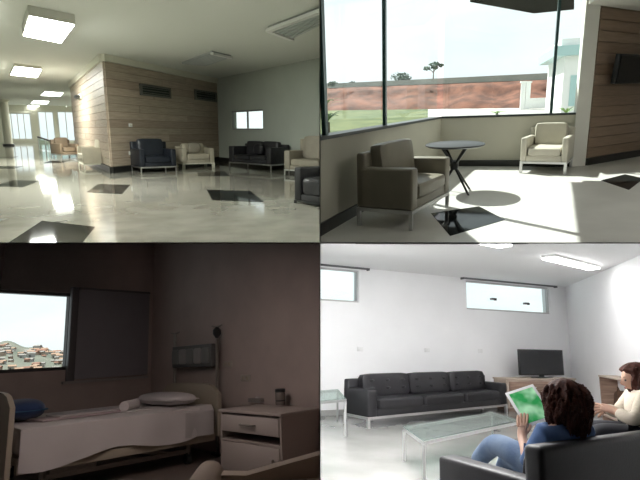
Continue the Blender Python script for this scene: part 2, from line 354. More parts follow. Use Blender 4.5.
r, L, H_ = wall_plate(R1, 79, 94.5, 84, 99.5, C, A, .035, 'security_camera', 'small dark dome camera high on the wood block', 'camera', blackm)
part('mount', MB().box(L * .1, L * .9, -.05, 0, 0, H_), cream1, r); part('dome', MB().ball((L / 2, -.1, H_ / 2), (L * .35, .1, H_ * .4)), blackm, r)
# armchairs
def by_wall(room, P, Q, x0, x1, gap, depth):               # front feet of a piece standing with its back to wall P-Q between two pixel columns
    n = off(P, Q, 1); n = n * (gap + depth); d = (Q - P).normalized(); r = []
    for x in (x0, x1):
        p = room.W(x, 240, P + n, Q + n); r.append(V((p.x, p.y, 0)))
    return r
def armchair(room, name, label, pa, pb, leather, depth, h_arm=.56, h_back=.76, arm=.14, seat_h=.42, leg_h=.15, lm=None, group=None, cat='armchair', nseat=1, back_t=.16, tuft=0, cush=0., frame_h=.035, pillow=None, thick=.02):
    c, rz, Wd_ = front(room, pa, pb); t = thing(room, name, label, cat, c, rz, group); h = Wd_ / 2; lm = lm or chrome; a = arm * Wd_ if arm < .3 and nseat == 1 else arm
    if nseat > 1: a = arm
    D_ = depth; bt = back_t * D_
    part('frame', MB().box(-h, h, 0, thick, leg_h - frame_h, leg_h, 0).box(-h, h, D_ - thick, D_, leg_h - frame_h, leg_h).box(-h, -h + thick, thick, D_ - thick, leg_h - frame_h, leg_h).box(h - thick, h, thick, D_ - thick, leg_h - frame_h, leg_h), lm, t)
    for sx in (-1, 1):
        for y in (0, D_ - thick * 1.5): part('leg', MB().box(sx * h, sx * (h - thick * 1.5), y, y + thick * 1.5, 0, leg_h - frame_h), lm, t)
        part('armrest', MB().box(sx * h, sx * (h - a), 0, D_, leg_h, h_arm, .025, 3), leather, t)
    part('seat_base', MB().box(-h + a, h - a, .01, D_ - bt, leg_h, leg_h + .1, .01), leather, t)
    wv = (2 * h - 2 * a) / nseat
    for i in range(nseat):
        x0 = -h + a + i * wv; x1 = x0 + wv
        part('seat_cushion', MB().cushion(x0 + .006, x1 - .006, -.02, D_ - bt - .02, leg_h + .09, seat_h, 9), leather, t)
        tilt = Mx.Translation((0, D_ - bt, seat_h)) @ Mx.Rotation(-.12, 4, 'X') @ Mx.Translation((0, -(D_ - bt), -seat_h))
        bc = part('back_cushion', MB().cushion(x0 + .008, x1 - .008, D_ - bt - .17, D_ - bt + .0, seat_h - .03, h_back - cush, 9, mtx=tilt), leather, t)
        if tuft:
            for r_ in range(2):
                for q in range(3):
                    bx = x0 + wv * (q + .5) / 3; bz = seat_h + (h_back - seat_h) * (.36 + .36 * r_)
                    part('button', MB().ball((bx, D_ - bt - .168 + (bz - seat_h) * .12, bz), (.055, .02, .022), 8, 6), tuft, bc)
    part('back', MB().box(-h, h, D_ - bt, D_, leg_h, h_back - .07, .03, 3), leather, t)
    if pillow: part('throw_pillow', MB().cushion(-.2, .2, D_ - bt - .32, D_ - bt - .17, seat_h, seat_h + .32, 3), pillow, t)
    return t
beige1 = mat('beige_leather', (.50, .46, .36), .5, var=.05, scale=6, bump=.1); tan1 = mat('tan_leather', (.20, .15, .10), .5, var=.06, scale=6, bump=.1)
taupe = mat('taupe_leather', (.33, .30, .24), .5, var=.05, scale=6, bump=.1)
blk = mat('black_leather', (.016, .016, .019), .38, var=.2, scale=10, bump=.12)
nav = mat('dark_navy_leather', (.014, .018, .026), .35, var=.2, scale=8, bump=.1)
armchair(R1, 'armchair', 'beige armchair with pale side panel, beside the left of the wood block', (78.5, 166.5), (84, 169.3), beige1, .72, h_arm=.60, h_back=.80, lm=cream1)
armchair(R1, 'armchair', 'brown armchair behind the beige one, near the handrail', (61, 158.5), (80, 158), tan1, 1.3, h_arm=.55, h_back=.76)
armchair(R1, 'armchair', 'dark navy armchair in front of the wood block', (141, 173), (177, 171.5), nav, .8, h_arm=.60, h_back=.86)
armchair(R1, 'armchair', 'beige armchair with pale frame in front of the wood block', (183, 168.5), (215, 167.5), beige1, .75, h_arm=.58, h_back=.70, lm=cream1, thick=.05, pillow=taupe)
armchair(R1, 'sofa', 'black two-seat sofa under the small bright window', (229, 168.5), (271, 172), blk, .75, h_arm=.66, h_back=.80, cat='sofa', nseat=2, arm=.22, leg_h=.2, pillow=blk)
armchair(R1, 'armchair', 'taupe armchair against the right wall, behind the black pouf chair', (284, 175), (326, 178), taupe, .8, h_arm=.62, h_back=.98)
armchair(R1, 'armchair', 'low black armchair with solid sides, in front of the taupe one', (294, 203), (345, 212), blk, 1.2, h_arm=.56, h_back=.60, leg_h=.05, frame_h=.02, lm=blackm)
# stair handrail at the far end
t = thing(R1, 'handrail', 'dark sloping handrail with posts by the far windows', 'handrail', R1.D(40, 130, 30))
o0 = R1.D(40, 130, 30); a = R1.D(38, 137, 30) - V((o0.x, o0.y, 0)) - V((0, 0, 0)); b = R1.D(78, 150, 25) - V((o0.x, o0.y, 0))
t.matrix_world = R1.M @ Mx.Translation((o0.x, o0.y, 0))
part('rail', MB().tube((a.x, a.y, a.z), (b.x, b.y, b.z), .045), blackm, t)
for k in range(6):
    p = a.lerp(b, k / 5); part('post', MB().tube((p.x, p.y, 0), (p.x, p.y, p.z), .03), chrome, t)
p = V((0, 0, 0))
part('pane', MB().prism([(a.x, a.y, .06), (b.x, b.y, .0), (b.x, b.y, max(.03, b.z - .06)), (a.x, a.y, a.z - .06)], (0, .012, 0)), glassmat('rail_glass', (.85, .93, .9), .12), t)
# added upright partition keeping lounge daylight out of the hall, up to its ceiling
zc = lambda y: ((Z1 - R1.H) - (R1.R.col[2].y) * y) / R1.R.col[2].z
partition('wall_partition_hall', [(-T, YP, KY * YP), (-T, 19.5, KY * 19.5), (-T, 19.5, zc(19.5) + .1), (-T, YP, zc(YP) + .1)], (2 * T, 0, 0), greyp, 'thin partition between the hall and the glazed lounge')
# ================================================================== ROOM 2: the glazed lounge
Z2 = 3.32; ZL = 2.74; SILL = .93
floor2 = mat('pale_stone', (.56, .55, .52), .28, col2=(.63, .62, .59), scale=2.0, detail=8, spec=.4)
wall2 = mat('lounge_wall_paint', (.52, .50, .42), .85, var=.02, scale=2)
white2 = mat('cream_column_paint', (.74, .73, .68), .8)
teal = mat('dark_teal_metal', (.03, .07, .07), .35, .3)
P0 = R2.F(320, 235); P1 = R2.F(440, 166); P2 = R2.F(571, 166.5); P3 = R2.F(584.5, 165.3); P4 = R2.F(640, 155.6)
Pn = P0 + (P0 - P1).normalized() * 1.2; P4 = P4 + (P4 - P3).normalized() * 2.6; SIDE = 4.6
poly = [(Pn.x - .6, 1.3), (Pn.x, Pn.y), (P1.x, P1.y), (P2.x, P2.y + .25), (P3.x, P3.y + .25), (P4.x, P4.y + .2), (P4.x + .5, P4.y), (SIDE, 1.3)]
FLOOR2 = struct(R2, 'floor', MB().prism([(x, y, -.12) for x, y in poly], (0, 0, .12)), floor2, 'pale stone floor of the sunlit lounge')
struct(R2, 'ceiling', MB().prism([(x, y, Z2) for x, y in poly], (0, 0, .15)), white2, 'white ceiling of the sunlit lounge')
lowp = [(P2.x, P2.y + .25), (P3.x, P3.y + .25), (P4.x, P4.y + .2), (P4.x + .5, P4.y), (SIDE, 1.3), (2.6, 1.3)]
struct(R2, 'ceiling_low', MB().prism([(x, y, ZL) for x, y in lowp], (0, 0, Z2 - ZL)), white2, 'lower ceiling beside the wood wall')
struct(R2, 'wall_right', MB().wall((SIDE, 1.3), (P4.x + .3, P4.y + .2), 0, Z2, -.15), white2, 'pale right wall of the lounge')
tiles(R2, FLOOR2, [[(431, 213.5), (479, 206.5), (505, 220), (450, 236)], [(601, 180.5), (625, 174.5), (644, 178.5), (629, 190)]])
w1 = struct(R2, 'wall_low_left', MB().wall(Pn, P1, 0, SILL, .18), wall2, 'low cream wall under the left glazing')
w2 = struct(R2, 'wall_low_back', MB().wall(P1, P2, 0, SILL, .18), wall2, 'low cream wall under the back glazing')
band(R2, 'baseboard_left', Pn, P1, 0, .12, .03, skirt, 'black skirting of the left low wall')
band(R2, 'baseboard_back', P1, P2, 0, .12, .03, skirt, 'black skirting of the back low wall')
sillm = mat('dark_sill', (.035, .04, .04), .35)
d1 = (P1 - P0).normalized(); n1 = V((-d1.y, d1.x, 0)); d2 = (P2 - P1).normalized(); n2 = V((-d2.y, d2.x, 0))
def glazing(name, A_, B_, n, xs, label):
    mb = MB().prism([(A_.x - n.x * .02, A_.y - n.y * .02, SILL), (B_.x - n.x * .02, B_.y - n.y * .02, SILL), (B_.x + n.x * .2, B_.y + n.y * .2, SILL), (A_.x + n.x * .2, A_.y + n.y * .2, SILL)], (0, 0, .035))
    o = struct(R2, name, mb, sillm, label)
    a = A_ + n * .08; b = B_ + n * .08; pts = [a] + [R2.W(x, 60, a, b) for x in xs] + [b]
    for p in pts[1:-1]: part('mullion', MB().box(p.x - .022, p.x + .022, p.y - .05, p.y + .05, SILL + .035, Z2), teal, o)
    for p, q in zip(pts, pts[1:]):
        e = (q - p).normalized() * .025
        part('pane', MB().prism([((p + e).x, (p + e).y, SILL + .035), ((q - e).x, (q - e).y, SILL + .035), ((q - e).x, (q - e).y, Z2), ((p + e).x, (p + e).y, Z2)], n * .008), glass, o)
    part('head_rail', MB().prism([(A_.x, A_.y, Z2 - .05), (B_.x, B_.y, Z2 - .05), (B_.x + n.x * .16, B_.y + n.y * .16, Z2 - .05), (A_.x + n.x * .16, A_.y + n.y * .16, Z2 - .05)], (0, 0, .06)), sillm, o)
    return o
g1 = glazing('window_1', Pn, P1, n1, [322.5, 384.5], 'tall glazing along the left of the lounge')
g2 = glazing('window_2', P1, P2, n2, [555], 'tall glazing along the back of the lounge')
for k, (x, y) in enumerate(((2.6, 4.2), (3.3, 6.6))):  # two out-of-view ceiling panels added to brighten the lounge
    t = thing(R2, 'ceiling_light', ['square ceiling panel over the near right of the lounge', 'square ceiling panel over the right of the lounge'][k], 'ceiling light', (x, y, ZL), 0, 'panel lights on the lounge ceiling')
    part('housing', MB().box(-.32, .32, -.32, .32, -.06, 0), lampb, t); part('diffuser', MB().box(-.3, .3, -.3, .3, -.07, -.06), emitmat('lounge_lamp', (1., .97, .92), 20.), t)
# dark eave outside over the back glazing
e = [R2.F(*c, z=Z2) for c in ((470, 2), (534, 13.5), (574, 9.5), (574, -8), (470, -8))]
struct(R2, 'trim_eave', MB().prism([(v.x, v.y, Z2) for v in e], (0, 0, .05)), mat('dark_soffit', (.012, .012, .011), .9, spec=0.), 'dark soffit above the back glazing')
# white column and wood wall with television
colm = struct(R2, 'wall_column', MB().prism([(P2.x, P2.y + .2, 0), (P2.x, P2.y - .06, 0), (P3.x, P3.y - .06, 0), (P3.x, P3.y + .2, 0)], (0, 0, Z2)), white2, 'cream column between glazing and wood wall')
wood2 = [mat('walnut_plank_%d' % i, c, .5, col2=tuple(k * 1.25 for k in c), scale=2.2, stretch=(1.2, 1.2, 18), detail=6) for i, c in enumerate([(.24, .165, .115), (.27, .19, .135), (.22, .15, .105), (.255, .18, .13)])]
WW = struct(R2, 'wall_wood', MB().wall(P3, P4, 0, Z2, .15), mat('block_core', (.22, .17, .12), .8), 'wood-clad wall beside the column')
planks(WW, P3, P4, .13, ZL - .03, 14, wood2)
band(R2, 'baseboard_wood', P3, P4, 0, .13, .05, skirt, 'black skirting under the wood wall')
# television on a bracket
a = R2.W(612, 84, P3, P4); dw = (P4 - P3).normalized(); dw = V((dw.x, dw.y, 0)); nw = off(P3, P4, 1)
h = hole(R2, 603, 56, 648, 84, P3, P4); b = P3 + dw * h[0]
tv = thing(R2, 'wall_television', 'black television on a bracket on the wood wall', 'television', (b.x, b.y, h[2]), math.atan2(dw.y, dw.x))
L = h[1] - h[0]; Ht = h[3] - h[2]; tb = mat('tv_black', (.012, .012, .013), .3)
tl = Mx.Translation((0, -.22, 0)) @ Mx.Rotation(.10, 4, 'X')
part('casing', MB().box(0, L, -.04, .05, 0, Ht, .012, mtx=tl), tb, tv); part('screen', MB().box(.03, L - .03, -.045, -.038, .03, Ht - .03, mtx=tl), mat('tv_screen', (.006, .006, .007), .12), tv)
part('bracket', MB().box(L * .4, L * .6, -.2, -.03, Ht * .35, Ht * .65), blackm, tv)
# furniture
taupe2 = mat('lounge_taupe_leather', (.20, .18, .14), .42, var=.05, scale=6, bump=.1)
cream2 = mat('lounge_cream_leather', (.52, .49, .41), .45, var=.04, scale=6, bump=.1)
armchair(R2, 'armchair', 'taupe leather armchair with chrome legs beside the low left wall', (412, 231), (449, 208), taupe2, .62, h_arm=.62, h_back=.84, arm=.13, seat_h=.45, leg_h=.2, thick=.025)
armchair(R2, 'armchair', 'cream leather armchair with chrome legs by the column', (519, 173), (566, 174.5), cream2, 1.0, h_arm=.60, h_back=.80, arm=.13, seat_h=.44, leg_h=.2, thick=.03)
# round table with crossing legs
tp = R2.F(455, 184); ttop = R2.F(455, 143, z=.66)
hh = .68; c = R2.F(455, 143.5, z=hh); rx = 27 / FPX * c.y * 1.02
t = thing(R2, 'round_table', 'round dark table with crossing splayed legs between the armchairs', 'table', (c.x, c.y, 0))
tm = mat('dark_table', (.022, .022, .022), .35, spec=.2)
part('table_top', MB().lathe([(rx - .03, hh - .035), (rx, hh - .02), (rx, hh - .008), (rx - .02, hh)], 40, sy=1.45), tm, t)
for k in range(4):
    a_ = math.pi / 4 + k * math.pi / 2; r = .30
    part('leg', MB().tube((-.75 * r * math.cos(a_), -1.0 * r * math.sin(a_), hh - .035), (r * math.cos(a_), 1.3 * r * math.sin(a_), 0), .022, 8, .014), tm, t)
part('hub', MB().lathe([(.05, .32), (.06, .38), (.05, .44)], 12), tm, t)
# ---- outdoors
lawn = mat('lawn', (.05, .075, .02), .95, col2=(.12, .135, .045), scale=.8, bump=.3, bscale=8)
GZ = -.35
def ground_poly(pts, z): return [(x, y, z) for x, y in pts]
k1 = .9
struct(R2, 'ground', MB().prism(ground_poly([(-14, Pn.y - .6), (Pn.x - .35, Pn.y - .6), (P1.x - .3, P1.y + .4), (P2.x + .2, P2.y + .5), (P4.x + .4, P4.y + .6), (40, 24), (40, 52), (-14, 52)], GZ - .4), (0, 0, .4)), mat('dry_ground', (.36, .34, .26), .95, col2=(.46, .43, .34), scale=.6), 'pale dry ground outside the lounge')
def slope(x0, x1):                                          # ground rising gently from the building to the foot of the bank
    def f(u, v):
        px = x0 + (x1 - x0) * u; uu = (px - 290) / 300; b = R2.D(px, 111 - 4 * uu, 40.0 - 6 * uu); a = R2.D(px, 111, 15.0); a.z = GZ + .03
        return a.lerp(b, v) + V((0, 0, .02 * math.sin(px * .3) * math.sin(v * 9)))
    return f
solo(R2, 'lawn', MB().grid(slope(285, 428), 30, 12), lawn, 'green lawn outside below the left glazing', 'lawn', kind='stuff')
solo(R2, 'driveway', MB().grid(slope(428.5, 610), 30, 12), mat('pale_asphalt', (.34, .33, .30), .9, col2=(.42, .41, .38), scale=1.2), 'pale driveway below the red earth bank', 'driveway')
# red earth bank: a long slope with a rough face
red = mat('red_earth', (.075, .028, .017), .95, col2=(.20, .08, .048), scale=1.1, bump=.8, bscale=3, detail=8)
rb = random.Random(4)
def bank(u, v):
    px = 290 + 300 * u; base = R2.D(px, 111.3 - 4 * u, 40.0 - 6 * u); top = R2.D(px, 89.5 - 11.5 * u, 46 - 6 * u)
    p = base.lerp(top, v); r = rb.uniform(-.25, .25) * math.sin(math.pi * v)
    return V((p.x, p.y + r - .4 * math.sin(v * math.pi * 3), p.z + r * .3 + .15 * math.sin(px * .11) * v * (1 - v) * 4))
mb = MB().grid(bank, 60, 8)
solo(R2, 'earth_bank', mb, red, 'long red earth bank beyond the driveway', 'earth bank', kind='stuff')
a0 = [R2.D(px, y, d) for px, y, d in ((290, 85.5, 46.4), (590, 71, 40.4))]
b0 = [R2.D(px, y, d) for px, y, d in ((290, 91.5, 46.4), (590, 81.5, 40.4))]
gk = mat('grey_road_edge', (.27, .29, .26), .9, col2=(.36, .37, .33), scale=.5)
mb = MB().prism([b0[0], b0[1], a0[1], a0[0]], (0, 4, 0))
solo(R2, 'road_embankment', mb, gk, 'grey road edge running along the top of the red bank', 'road')
# trees on the bank
leaf = mat('dark_foliage', (.045, .075, .045), .9, col2=(.10, .14, .09), scale=3); bark = mat('bark', (.13, .10, .08), .9)
def clumps(mb, blobs, n, s, seed):
    r = random.Random(seed)
    for (c, rad) in blobs:
        for _ in range(n):
            d = V((r.gauss(0, 1), r.gauss(0, 1), r.gauss(0, 1))).normalized() * r.uniform(.55, 1.05); p = V(c) + V((d.x * rad[0], d.y * rad[1], d.z * rad[2]))
            a = V((r.uniform(-1, 1), r.uniform(-1, 1), r.uniform(-1, 1))).normalized() * s; b = a.cross(V((r.uniform(-1, 1), r.uniform(-1, 1), 1))).normalized() * s * .6
            vs = [mb.bm.verts.new(p + k) for k in (a, b, -a, -b)]; mb.bm.faces.new(vs)
    return mb
g = R2.D(433, 81, 46); tz = R2.D(433, 63, 46).z - g.z
t = thing(R2, 'tree', 'lone tree with a flat spreading crown on the bank', 'tree', g)
part('trunk', MB().tube((0, 0, -.3), (.05, 0, tz * .75), .06, 8, .035).tube((.05, 0, tz * .5), (.35, 0, tz * .9), .03).tube((.03, 0, tz * .45), (-.4, 0, tz * .75), .03), bark, t)
part('crown', clumps(MB(), [((.1, 0, tz * .95), (.45, .4, .15)), ((.6, 0, tz * .85), (.28, .3, .14)), ((-.5, 0, tz * .72), (.3, .3, .15)), ((.1, .1, tz * .75), (.3, .3, .12))], 60, .12, 2), leaf, t)
for px, py, wx, hgt, lb, sd_ in ((400, 82, 9, 9, 'rounded dark bush on top of the bank', 3), (333, 86.5, 5, 5, 'small bush at the bare end of the bank', 5), (352, 86, 4, 4, 'tiny bush on the bank beside the mullion', 6)):
    g = R2.D(px, py, 45.5); k = g.y / FPX; bl = [((0, 0, hgt * k * .45), (wx * k, wx * k, hgt * k * .5)), ((wx * k * .5, 0, hgt * k * .3), (wx * k * .7, wx * k * .6, hgt * k * .35))]
    t = thing(R2, 'bush', lb, 'bush', g); part('foliage', clumps(MB(), bl, 110, .14, sd_), leaf, t); part('stem', MB().tube((0, 0, -.4), (0, 0, hgt * k * .4), .05), bark, t)
# pale building at the right
bw = mat('white_render', (.78, .79, .77), .9); bt = mat('teal_glass_band', (.38, .55, .55), .3)
g0 = R2.D(551, 112, 26); g1_ = R2.D(600, 112, 26); zt = R2.D(555, 40, 26).z
t = thing(R2, 'building', 'pale building with a teal glass band beyond the column', 'building', (g0.x, g0.y, GZ))
Lb = g1_.x - g0.x; hb = R2.D(551, 47, 26).z - GZ; hb0 = R2.D(551, 57, 26).z - GZ
part('wall', MB().box(.4, Lb, 0, 6, 0, hb0), bw, t); part('glass_band', MB().box(-.1, Lb, -.3, 6, hb0, hb), bt, t); part('parapet', MB().box(.2, Lb, -.05, 6, hb, hb + .3), bw, t)
for i in range(3): part('window', MB().box(.7 + i * 1.0, 1.3 + i * 1.0, -.04, 0, hb0 * .35, hb0 * .75), bt, t)
# small pale wall / gateposts by the drive
for px, lb in ((527, 'white gatepost nearer the pale building'), (522, 'white gatepost farther from the pale building')):
    g = R2.D(px, 108, 34); zz = R2.D(px, 83, 34).z - GZ
    t = thing(R2, 'gatepost', lb, 'post', (g.x, g.y, GZ)); part('shaft', MB().box(-.13, .13, -.13, .13, 0, zz), bw, t); part('cap', MB().box(-.18, .18, -.18, .18, zz, zz + .1), bw, t)
g = R2.D(520, 98, 35); e_ = R2.D(551, 95, 33)
t = thing(R2, 'garden_wall', 'low white wall beside the gateposts', 'wall', (g.x, g.y, GZ)); part('panel', MB().box(.2, 2.1, -.1, .1, 0, R2.D(530, 100, 34).z - GZ), bw, t); part('coping', MB().box(.15, 2.15, -.15, .15, R2.D(530, 100, 34).z - GZ, R2.D(530, 100, 34).z - GZ + .1), bw, t)
# leafy plants below the glazing
pl = mat('palm_leaf', (.10, .20, .06), .7, col2=(.20, .31, .10), scale=5)
def palm(px, py, d, hgt, spread, n, lb, seed):
    g = R2.D(px, py, d); t = thing(R2, 'palm', lb, 'palm', (g.x, g.y, GZ)); r = random.Random(seed); top = g.z - GZ
    part('stem', MB().tube((0, 0, 0), (0, 0, max(.2, top)), .06, 8, .05), bark, t)
    for k in range(n):
        a = 2 * math.pi * k / n + r.uniform(-.2, .2); L_ = spread * r.uniform(.8, 1.1); up = hgt * r.uniform(.6, 1.1); mb = MB(); last = None
        for i in range(7):
            s_ = i / 6; rad = L_ * s_; z = top + up * (s_ * 1.5 - s_ * s_ * 1.1); wd = .07 * (1 - abs(s_ - .45) * 1.7) * spread + .006
            ca, sa = math.cos(a), math.sin(a); l = (mb.bm.verts.new((rad * ca - wd * sa, rad * sa + wd * ca, z - wd * .3)), mb.bm.verts.new((rad * ca, rad * sa, z)), mb.bm.verts.new((rad * ca + wd * sa, rad * sa - wd * ca, z - wd * .3)))
            if last: mb.bm.faces.new((last[0], last[1], l[1], l[0])); mb.bm.faces.new((last[1], last[2], l[2], l[1]))
            last = l
        part('frond', mb, pl, t)
palm(327, 122, 8.5, .35, .34, 11, 'low green palm just outside the left glazing', 1)
palm(325, 108, 12, .45, .4, 11, 'taller green palm behind the low one', 2)
palm(566, 113.5, 16, .35, .42, 9, 'small pale palm outside by the column', 3)
palm(497, 114, 18, .2, .38, 9, 'small plant outside under the middle of the back glazing', 4)
# ================================================================== ROOM 3: the dim bedroom
Z3 = 3.8
hd = V((.45, -.89, 0)).normalized(); K0 = V((1.80, 5.80, 0)); CR = K0 - hd * 4.32; K1 = K0 + hd * 4.2
WL = R3.D(-4, 362, 8.3); WL = V((WL.x, WL.y, 0)); wd_ = (CR - WL).normalized(); W0 = WL - wd_ * 3.2
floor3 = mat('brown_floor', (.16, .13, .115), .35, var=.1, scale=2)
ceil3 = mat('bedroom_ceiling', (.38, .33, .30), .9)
pl3 = [(-3.6, 1.2), (K1.x + .6, 1.2), (K1.x + .3, K1.y), (CR.x + .2, CR.y + .2), (W0.x, W0.y + .2), (-3.9, W0.y)]
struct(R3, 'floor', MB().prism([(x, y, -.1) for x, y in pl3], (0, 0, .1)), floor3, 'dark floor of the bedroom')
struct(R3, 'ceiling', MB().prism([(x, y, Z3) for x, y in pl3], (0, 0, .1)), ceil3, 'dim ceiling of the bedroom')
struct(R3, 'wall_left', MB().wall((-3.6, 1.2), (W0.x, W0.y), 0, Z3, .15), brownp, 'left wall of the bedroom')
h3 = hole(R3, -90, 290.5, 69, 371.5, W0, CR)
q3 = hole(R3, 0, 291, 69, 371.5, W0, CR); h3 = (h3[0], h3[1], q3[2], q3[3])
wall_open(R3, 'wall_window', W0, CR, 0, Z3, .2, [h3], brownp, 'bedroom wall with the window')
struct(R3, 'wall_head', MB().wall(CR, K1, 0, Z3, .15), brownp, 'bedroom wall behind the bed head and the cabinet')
frame3 = mat('dark_window_frame', (.05, .045, .045), .5)
window(R3, 'window_1', W0, CR, h3, 'bedroom window with a view over the town', frame3, 0, .05, .1)
# grey shutter slid in front of the wall
sh = hole(R3, 70, 292, 146, 375, W0, CR); d = V((wd_.x, wd_.y, 0)); p = W0 + d * sh[0]
t = thing(R3, 'shutter', 'grey sliding shutter panel beside the bedroom window', 'shutter', (p.x, p.y, sh[2] - .03), math.atan2(d.y, d.x))
L = sh[1] - sh[0]; H_ = sh[3] - sh[2] + .03; gs = mat('grey_shutter', (.27, .26, .285), .6, var=.03, scale=3)
part('panel', MB().box(.13, L, -.05, -.02, 0, H_, .006), gs, t); part('edge_post', MB().box(0, .11, -.09, -.01, -.02, H_ + .03, .006), mat('shutter_edge', (.14, .13, .135), .5), t)
part('top_rail', MB().box(.13, L, -.07, -.005, H_, H_ + .035), mat('shutter_edge', (.14, .13, .135), .5), t); part('bottom_rail', MB().box(-.05, L, -.075, -.005, -.06, -.022), mat('sill_light', (.40, .37, .36), .6), t)
# a dim flat panel added under the sloping slab to brighten the bedroom
flat_panel('light_panel', 'dim warm light panel on the slab of the bedroom', -1.7, 4.6, emitmat('warm_low_lamp', (1., .86, .80), 6.6), ceil3)
# view of the town
hm = mat('hill_scrub', (.05, .06, .042), .95, col2=(.105, .10, .078), scale=.05, detail=6)
def hillf(u, v):
    px = -60 + 170 * u; top = 344 - 2.5 * math.sin(px * .07 + 1.2) - 1.8 * math.sin(px * .19) + (px + 10) * .05
    a = R3.D(px, 374, 45); b = R3.D(px, top, 150); q = a.lerp(b, v); q.z += 0; 
    return q
solo(R3, 'hillside', MB().grid(hillf, 60, 10), hm, 'scrubby hillside beyond the town', 'hill', kind='stuff')
rr = random.Random(11); hcols = [mat('house_%d' % i, c, .9) for i, c in enumerate([(.36, .32, .28), (.32, .24, .19), (.44, .41, .38), (.25, .17, .13), (.33, .32, .31)])]; roofs = [mat('roof_%d' % i, c, .9) for i, c in enumerate([(.19, .085, .055), (.26, .16, .11), (.20, .18, .17)])]
rn = ['dark red', 'tan', 'grey']; hn = ['pale', 'tan', 'white', 'brown', 'grey']
for i in range(80):
    v = (i % 8) / 8 * .7 + rr.uniform(0, .07); u = rr.uniform(.34, .77); p = hillf(u, v); s_ = p.y / FPX * rr.uniform(3.0, 6.0); k = rr.randrange(5); kr = rr.randrange(3); hh_ = s_ * rr.uniform(.5, .9)
    t = thing(R3, 'house', 'small %s house with %s roof on the hillside outside the bedroom window' % (hn[k], rn[kr]), 'house', (p.x, p.y - .5, p.z - s_ * .2), rr.uniform(-.5, .5), '%s houses with %s roofs on the hillside' % (hn[k], rn[kr]))
    part('wall', MB().box(-s_ / 2, s_ / 2, 0, s_ * .8, -s_ * .3, hh_), hcols[k], t)
    part('roof', MB().prism([(-s_ * .55, -s_ * .05, hh_), (s_ * .55, -s_ * .05, hh_), (s_ * .55, s_ * .4, hh_ + s_ * .22), (-s_ * .55, s_ * .4, hh_ + s_ * .22)], (0, s_ * .45, -s_ * .2)), roofs[kr], t)
    part('window', MB().box(-s_ * .3, -s_ * .1, -s_ * .02, 0, hh_ * .3, hh_ * .7), frame3, t)
# ---- hospital bed: origin at the near head corner, x towards the foot, y towards the window
ft = V((-hd.y, hd.x, 0)) * -1                               # from head to foot
ft = V((-.89, -.45, 0)).normalized()
HB = R3.W(219, 400, K0 + ft * .32, CR + ft * .32); HB = V((HB.x, HB.y, 0)); HBm = math.atan2(ft.y, ft.x)
LB, WB, MT = 2.42, 1.65, .70
bed = thing(R3, 'hospital_bed', 'hospital bed with white sheets and beige end boards', 'bed', HB, HBm)
# local: +x to the foot, -y is ... away from the camera (right-handed about z)
beige3 = mat('beige_bed_plastic', (.42, .37, .29), .5); sheet = mat('white_sheet', (.62, .58, .57), .85, var=.02, scale=3, bump=.25, bscale=7); steel3 = mat('bed_steel', (.30, .28, .25), .4, .4)
part('bed_frame', MB().box(.05, LB - .05, -WB + .05, -.04, .34, .42, .01).box(.05, LB - .05, -.10, -.02, .26, .36, .01).box(.05, LB - .05, -WB, -WB + .08, .26, .36, .01), beige3, bed)
for x in (.35, LB - .35):
    for y in (-.2, -WB + .2):
        lg = part('leg', MB().tube((x, y, .34), (x, y, .12), .035), steel3, bed); part('castor', MB().tube((x - .03, y, .06), (x + .03, y, .06), .06, 14).box(x - .04, x + .04, y - .03, y + .03, .1, .14), blackm, lg)
part('undercarriage', MB().bar((.35, -.2, .16), (LB - .35, -.2, .16), .05, .05).bar((.35, -WB + .2, .16), (LB - .35, -WB + .2, .16), .05, .05).bar((.6, -.2, .16), (1.4, -.5, .34), .05, .05).bar((LB - .6, -.2, .16), (1.5, -.5, .34), .05, .05).box(LB - .9, LB - .4, -.7, -.15, .18, .30, .02), steel3, bed)
mt = part('mattress', MB().box(.06, LB - .04, -WB + .04, -.03, .44, MT - .015, .05, 4), mat('mattress_cover', (.45, .42, .40), .8), bed)
def sheetf(u, v):                                           # draped over the top, hanging on the near side
    x = .30 + (LB - .36) * u; s_ = v * 2.02
    hang = .34 + .05 * math.sin(u * 9) + .06 * u
    if v > .78: k = (v - .78) / .22; return V((x, .0 + .012 + .02 * math.sin(u * 22) * k, MT + .004 - k * hang))
    k = v / .78; y = -WB + .02 + (WB - .02) * k
    return V((x, y, MT + .006 + .006 * math.sin(u * 13 + k * 5) * math.sin(k * 9)))
part('sheet', MB().grid(sheetf, 40, 28), sheet, bed)
def foldf(u, v):
    k = v; x = .10 + .42 * u
    return V((x, .03 + .01 * math.sin(u * 8), MT + .012 - .36 * k)) if v > .1 else V((x, -.3 + 3.3 * v, MT + .014))
part('blanket_fold', MB().grid(foldf, 12, 12), mat('folded_blanket', (.52, .49, .48), .9, bump=.2, bscale=9), bed)
def endboard(x, h0, h1, nm):
    pts = []; n = 10
    for i in range(n + 1):
        a = i / n; y = -WB + .02 + (WB - .04) * a; pts.append((x, y, h1 - .14 * (2 * a - 1) ** 6))
    return part(nm, MB().prism([(x, -WB + .02, h0)] + pts + [(x, -.02, h0)], (.05, 0, 0)), beige3, bed)
endboard(-.05, .30, .98, 'headboard'); fb = endboard(LB, .22, 1.06, 'footboard')
part('handle_slot', MB().box(LB + .045, LB + .058, -WB * .65, -WB * .35, .82, .90, .005), blackm, fb)
part('crank', MB().path([(LB + .02, -.5, .3), (LB + .25, -.5, .3), (LB + .25, -.5, .2), (LB + .35, -.5, .2)], .014), steel3, bed)
def onbed(x, y, z=MT + .012): return HB + Mx.Rotation(HBm, 3, 'Z') @ V((x, y, z))
pil = thing(R3, 'pillow', 'plump white pillow at the head of the hospital bed', 'pillow', onbed(.36, -.78), HBm)
